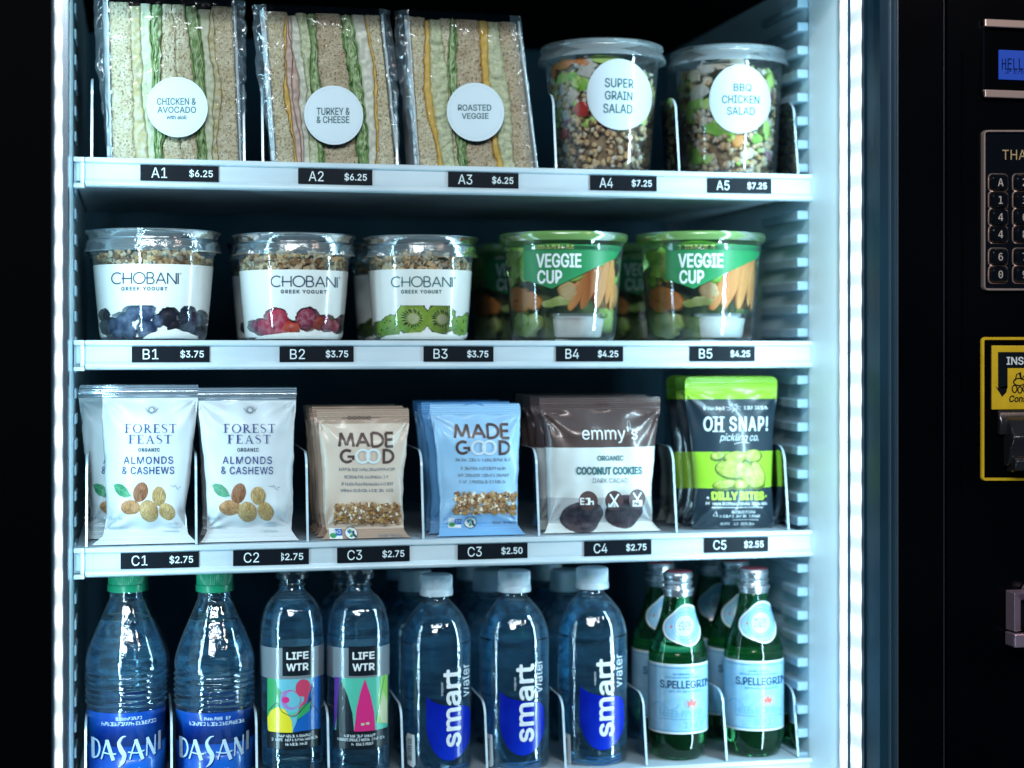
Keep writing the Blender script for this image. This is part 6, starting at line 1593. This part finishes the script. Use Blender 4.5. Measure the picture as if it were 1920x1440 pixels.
def pelle(label, cx, yc, seed, full=True):
    fr = Round(cx, ZD, yc); t = thing('glass_bottle', label, 'glass bottle', fr.loc, fr.phi, 'green glass mineral water bottles')
    rows = [(1094, 22), (1130, 24), (1140, 26.5), (1160, 30), (1180, 35), (1200, 42), (1220, 49), (1238, 53.5), (1255, 55.5), (1380, 55.5), (1410, 54), (1428, 49), (1436, 42)]
    tab = catmull(rprof(fr, rows), 4); z0 = tab[0][0]; tab = [((z - z0) * 1.0 + (0 if z > z0 + .05 else 0), r) for z, r in tab]; rf = lambda z: interp(tab, z)
    dz = z0; fz = lambda y: fr.z(y) - dz
    MB().lathe([(0, .005), (fr.r(30), .004), (fr.r(38), .0)] + [(r, z) for z, r in tab] + [(0, tab[-1][0])], 72).build('bottle', 'greenglass', t, smooth='auto', weld=True)
    r = fr.r(29); z1 = fz(1092); zb = fz(1136)
    h = z1 - zb
    MB().lathe([(r * .80, zb), (r * .97, zb), (r * .98, zb + h * .17), (r * 1.05, zb + h * .19), (r * 1.07, zb + h * .25), (r * 1.04, zb + h * .31), (r * .90, zb + h * .36), (r * .88, zb + h * .42), (r * .98, zb + h * .50), (r * .99, zb + h * .55), (r * .90, zb + h * .63), (r * .90, zb + h * .68), (r * .97, zb + h * .76), (r * .96, zb + h * .92), (r * .88, z1)], 60).build('cap', 'caps', t, smooth='auto')
    MB().lathe([(r * .885, z1 - .0004), (r * .87, z1 + .0002), (r * .78, z1 + .0008), (0, z1 + .0006)], 48).build('cap_top', 'capr', t, smooth='auto')
    class F2:
        def xz(s, px, py): return fr.x(px), fz(py)
    dx = cx - 1271; D = lambda x: x + dx; rnd = random.Random(seed)
    la, lb_ = fz(1385), fz(1256)
    lab = MB().lathe([(rf(z) + .0004, z) for z in (la, la + .002, (la + lb_) / 2, lb_ - .002, lb_)], 72, ms=[1, 0, 0, 1]).build('label', ['pel', 'pelw'], t, smooth=True)
    p = Print(F2())
    for y in (1262.5, 1379): p.rect(D(1219), y, D(1324), y + 1.4, 'pelb', 1)
    if full:
        p.text("S.PELLEGRINO", D(1238), 1286, D(1342), 1301, 'pelt', 2, bold=.5)
        p.scribble(D(1262), 1273, D(1300), 1276, 'pelb', 1, rnd, wd=.7); p.scribble(D(1245), 1279, D(1315), 1282, 'pelb', 1, rnd, wd=.7); p.scribble(D(1255), 1304, D(1315), 1308, 'pelb', 1, rnd, wd=.7)
        star = []
        for k in range(10): a = PI / 2 + k * PI / 5; q = 9 if k % 2 == 0 else 4; star.append((D(1297) + q * math.cos(a), 1328 - q * math.sin(a)))
        p.poly(star, 'pelr', 3); p.ring(D(1297), 1329, 13, 9, .7, 'pelr', 2, 24)
        for k in range(7): p.ribbon([(D(1225 + k * 7), 1336 - 8 * math.sin(k)), (D(1232 + k * 7), 1334 - 6 * math.sin(k + 1))], 2, 'pelb2', 1)
        p.scribble(D(1238), 1341, D(1322), 1353, 'pelb2', 1, rnd, wd=1.8); p.rect(D(1238), 1357, D(1322), 1358, 'pelb', 1); p.scribble(D(1275), 1362, D(1318), 1374, 'pelb2', 1, rnd, wd=1.8)
        p.scribble(D(1222), 1345, D(1232), 1372, 'pelw', 1, rnd, wd=1.2)
    p.build('lettering', cyl_map(lambda z: rf(z) + .0005), lab, step=.004)
    # rounded three-cornered neck label
    def tri(cx_, cy_, s):
        pts = []
        for k in range(60):
            a = 2 * PI * k / 60; q = s * (1 + .13 * math.cos(3 * (a - 1.25))); pts.append((cx_ + q * math.cos(a), cy_ - q * math.sin(a) * 1.06))
        return pts
    p = Print(F2()); cx_, cy_ = D(1281), 1189
    p.poly(tri(cx_, cy_, 34), 'pelw', 2); p.poly(tri(cx_, cy_, 30.5), 'pelb', 3); p.poly(tri(cx_, cy_, 29.5), 'pel', 4); p.ring(cx_ + 3, cy_ - 1, 19, 20, 1.0, 'pelb', 5, 40); p.ell(cx_ + 3, cy_ - 1, 17.5, 18.5, 'pelw2', 5, 40)
    p.ring(cx_ + 3, cy_ - 1, 25, 26, 2.4, 'pelb2', 5, 50)
    for k in range(3): p.scribble(cx_ - 9, cy_ - 9 + k * 6, cx_ + 14, cy_ - 5 + k * 6, 'inkg', 6, rnd, wd=.8)
    for k in range(6):
        a = k * .9; p.ell(cx_ + 3 + 9 * math.cos(a), cy_ - 3 + 6 * math.sin(a), 1.2, 1.2, 'pelr' if k % 2 else 'ink', 6.5, 8)
    p.ell(cx_ - 22, cy_ + 1, 2, 2.4, 'pelr', 6, 8)
    p.build('neck_label', cyl_map(lambda z: rf(z) + .0006), t, step=.003, thick=.00005)
    return t
M['pelb2'] = mat('label_sky_blue', (0.16, 0.44, 0.66), rough=.4)
M['pelw2'] = mat('label_pale', (0.52, 0.70, 0.80), rough=.4)
# rows standing behind: copies with their parts
def rear(src, label, dx, dy, keep=None):
    c = copy_tree(src); c['label'] = label; c.location = (src.location.x + dx, src.location.y + dy, src.location.z)
    c.rotation_euler[2] = math.atan2(-c.location.x, c.location.y + DIST); return c
p1 = pelle('green glass mineral water bottle beside the tall clear bottles', 1271, .038, 98)
p2 = pelle('green glass mineral water bottle nearest the ribbed side wall', 1413, .034, 99)
rear(p1, 'green glass bottle standing directly behind the one beside the clear bottles', .004, .072)
rear(p2, 'green glass bottle standing directly behind the one nearest the side wall', .004, .064)
rear(p2, 'green glass bottle at the back, third from the front nearest the side wall', .002, .135)
d1 = dasani('green-capped water bottle directly behind the one beside the lit strip', 243, .128, 1, False)
d2 = dasani('green-capped water bottle directly behind the second green-capped one', 404, .128, 1, False)
l1 = lifewtr('black-capped water bottle directly behind the red balloon bottle', 545, .118, 0, 1, False)
l2 = lifewtr('black-capped water bottle directly behind the pink cone bottle', 648, .118, 0, 1, False)
for o in (l1, l2): pass
s_ = []
for cx, w_ in ((778, 'beside the pink cone bottle'), (917, 'in the middle row'), (1062, 'next to the green glass row')):
    s_.append(smart('white-capped clear water bottle standing second in line ' + w_, cx, .142, cx, 1233, 1, False, 1066))
for k, w_ in ((0, 'beside the pink cone bottle'), (1, 'in the middle row'), (2, 'next to the green glass row')):
    rear(s_[k], 'white-capped clear water bottle third in line ' + w_, .0, .090)
# cups standing behind on the middle shelf
def rear_cup(src, label, dx, dy): return rear(src, label, dx, dy)
rear_cup(y1c, 'blueberry yogurt cup standing second in its row', .0, .125)
rear_cup(y2c, 'red berry yogurt cup standing second in its row', .0, .125)
rear_cup(y3c, 'kiwi yogurt cup standing second in its row', .0, .120)
rear_cup(v1c, 'veggie cup standing second in the B4 row', .0, .20)
rear_cup(v2c, 'veggie cup standing second in the B5 row', .0, .20)
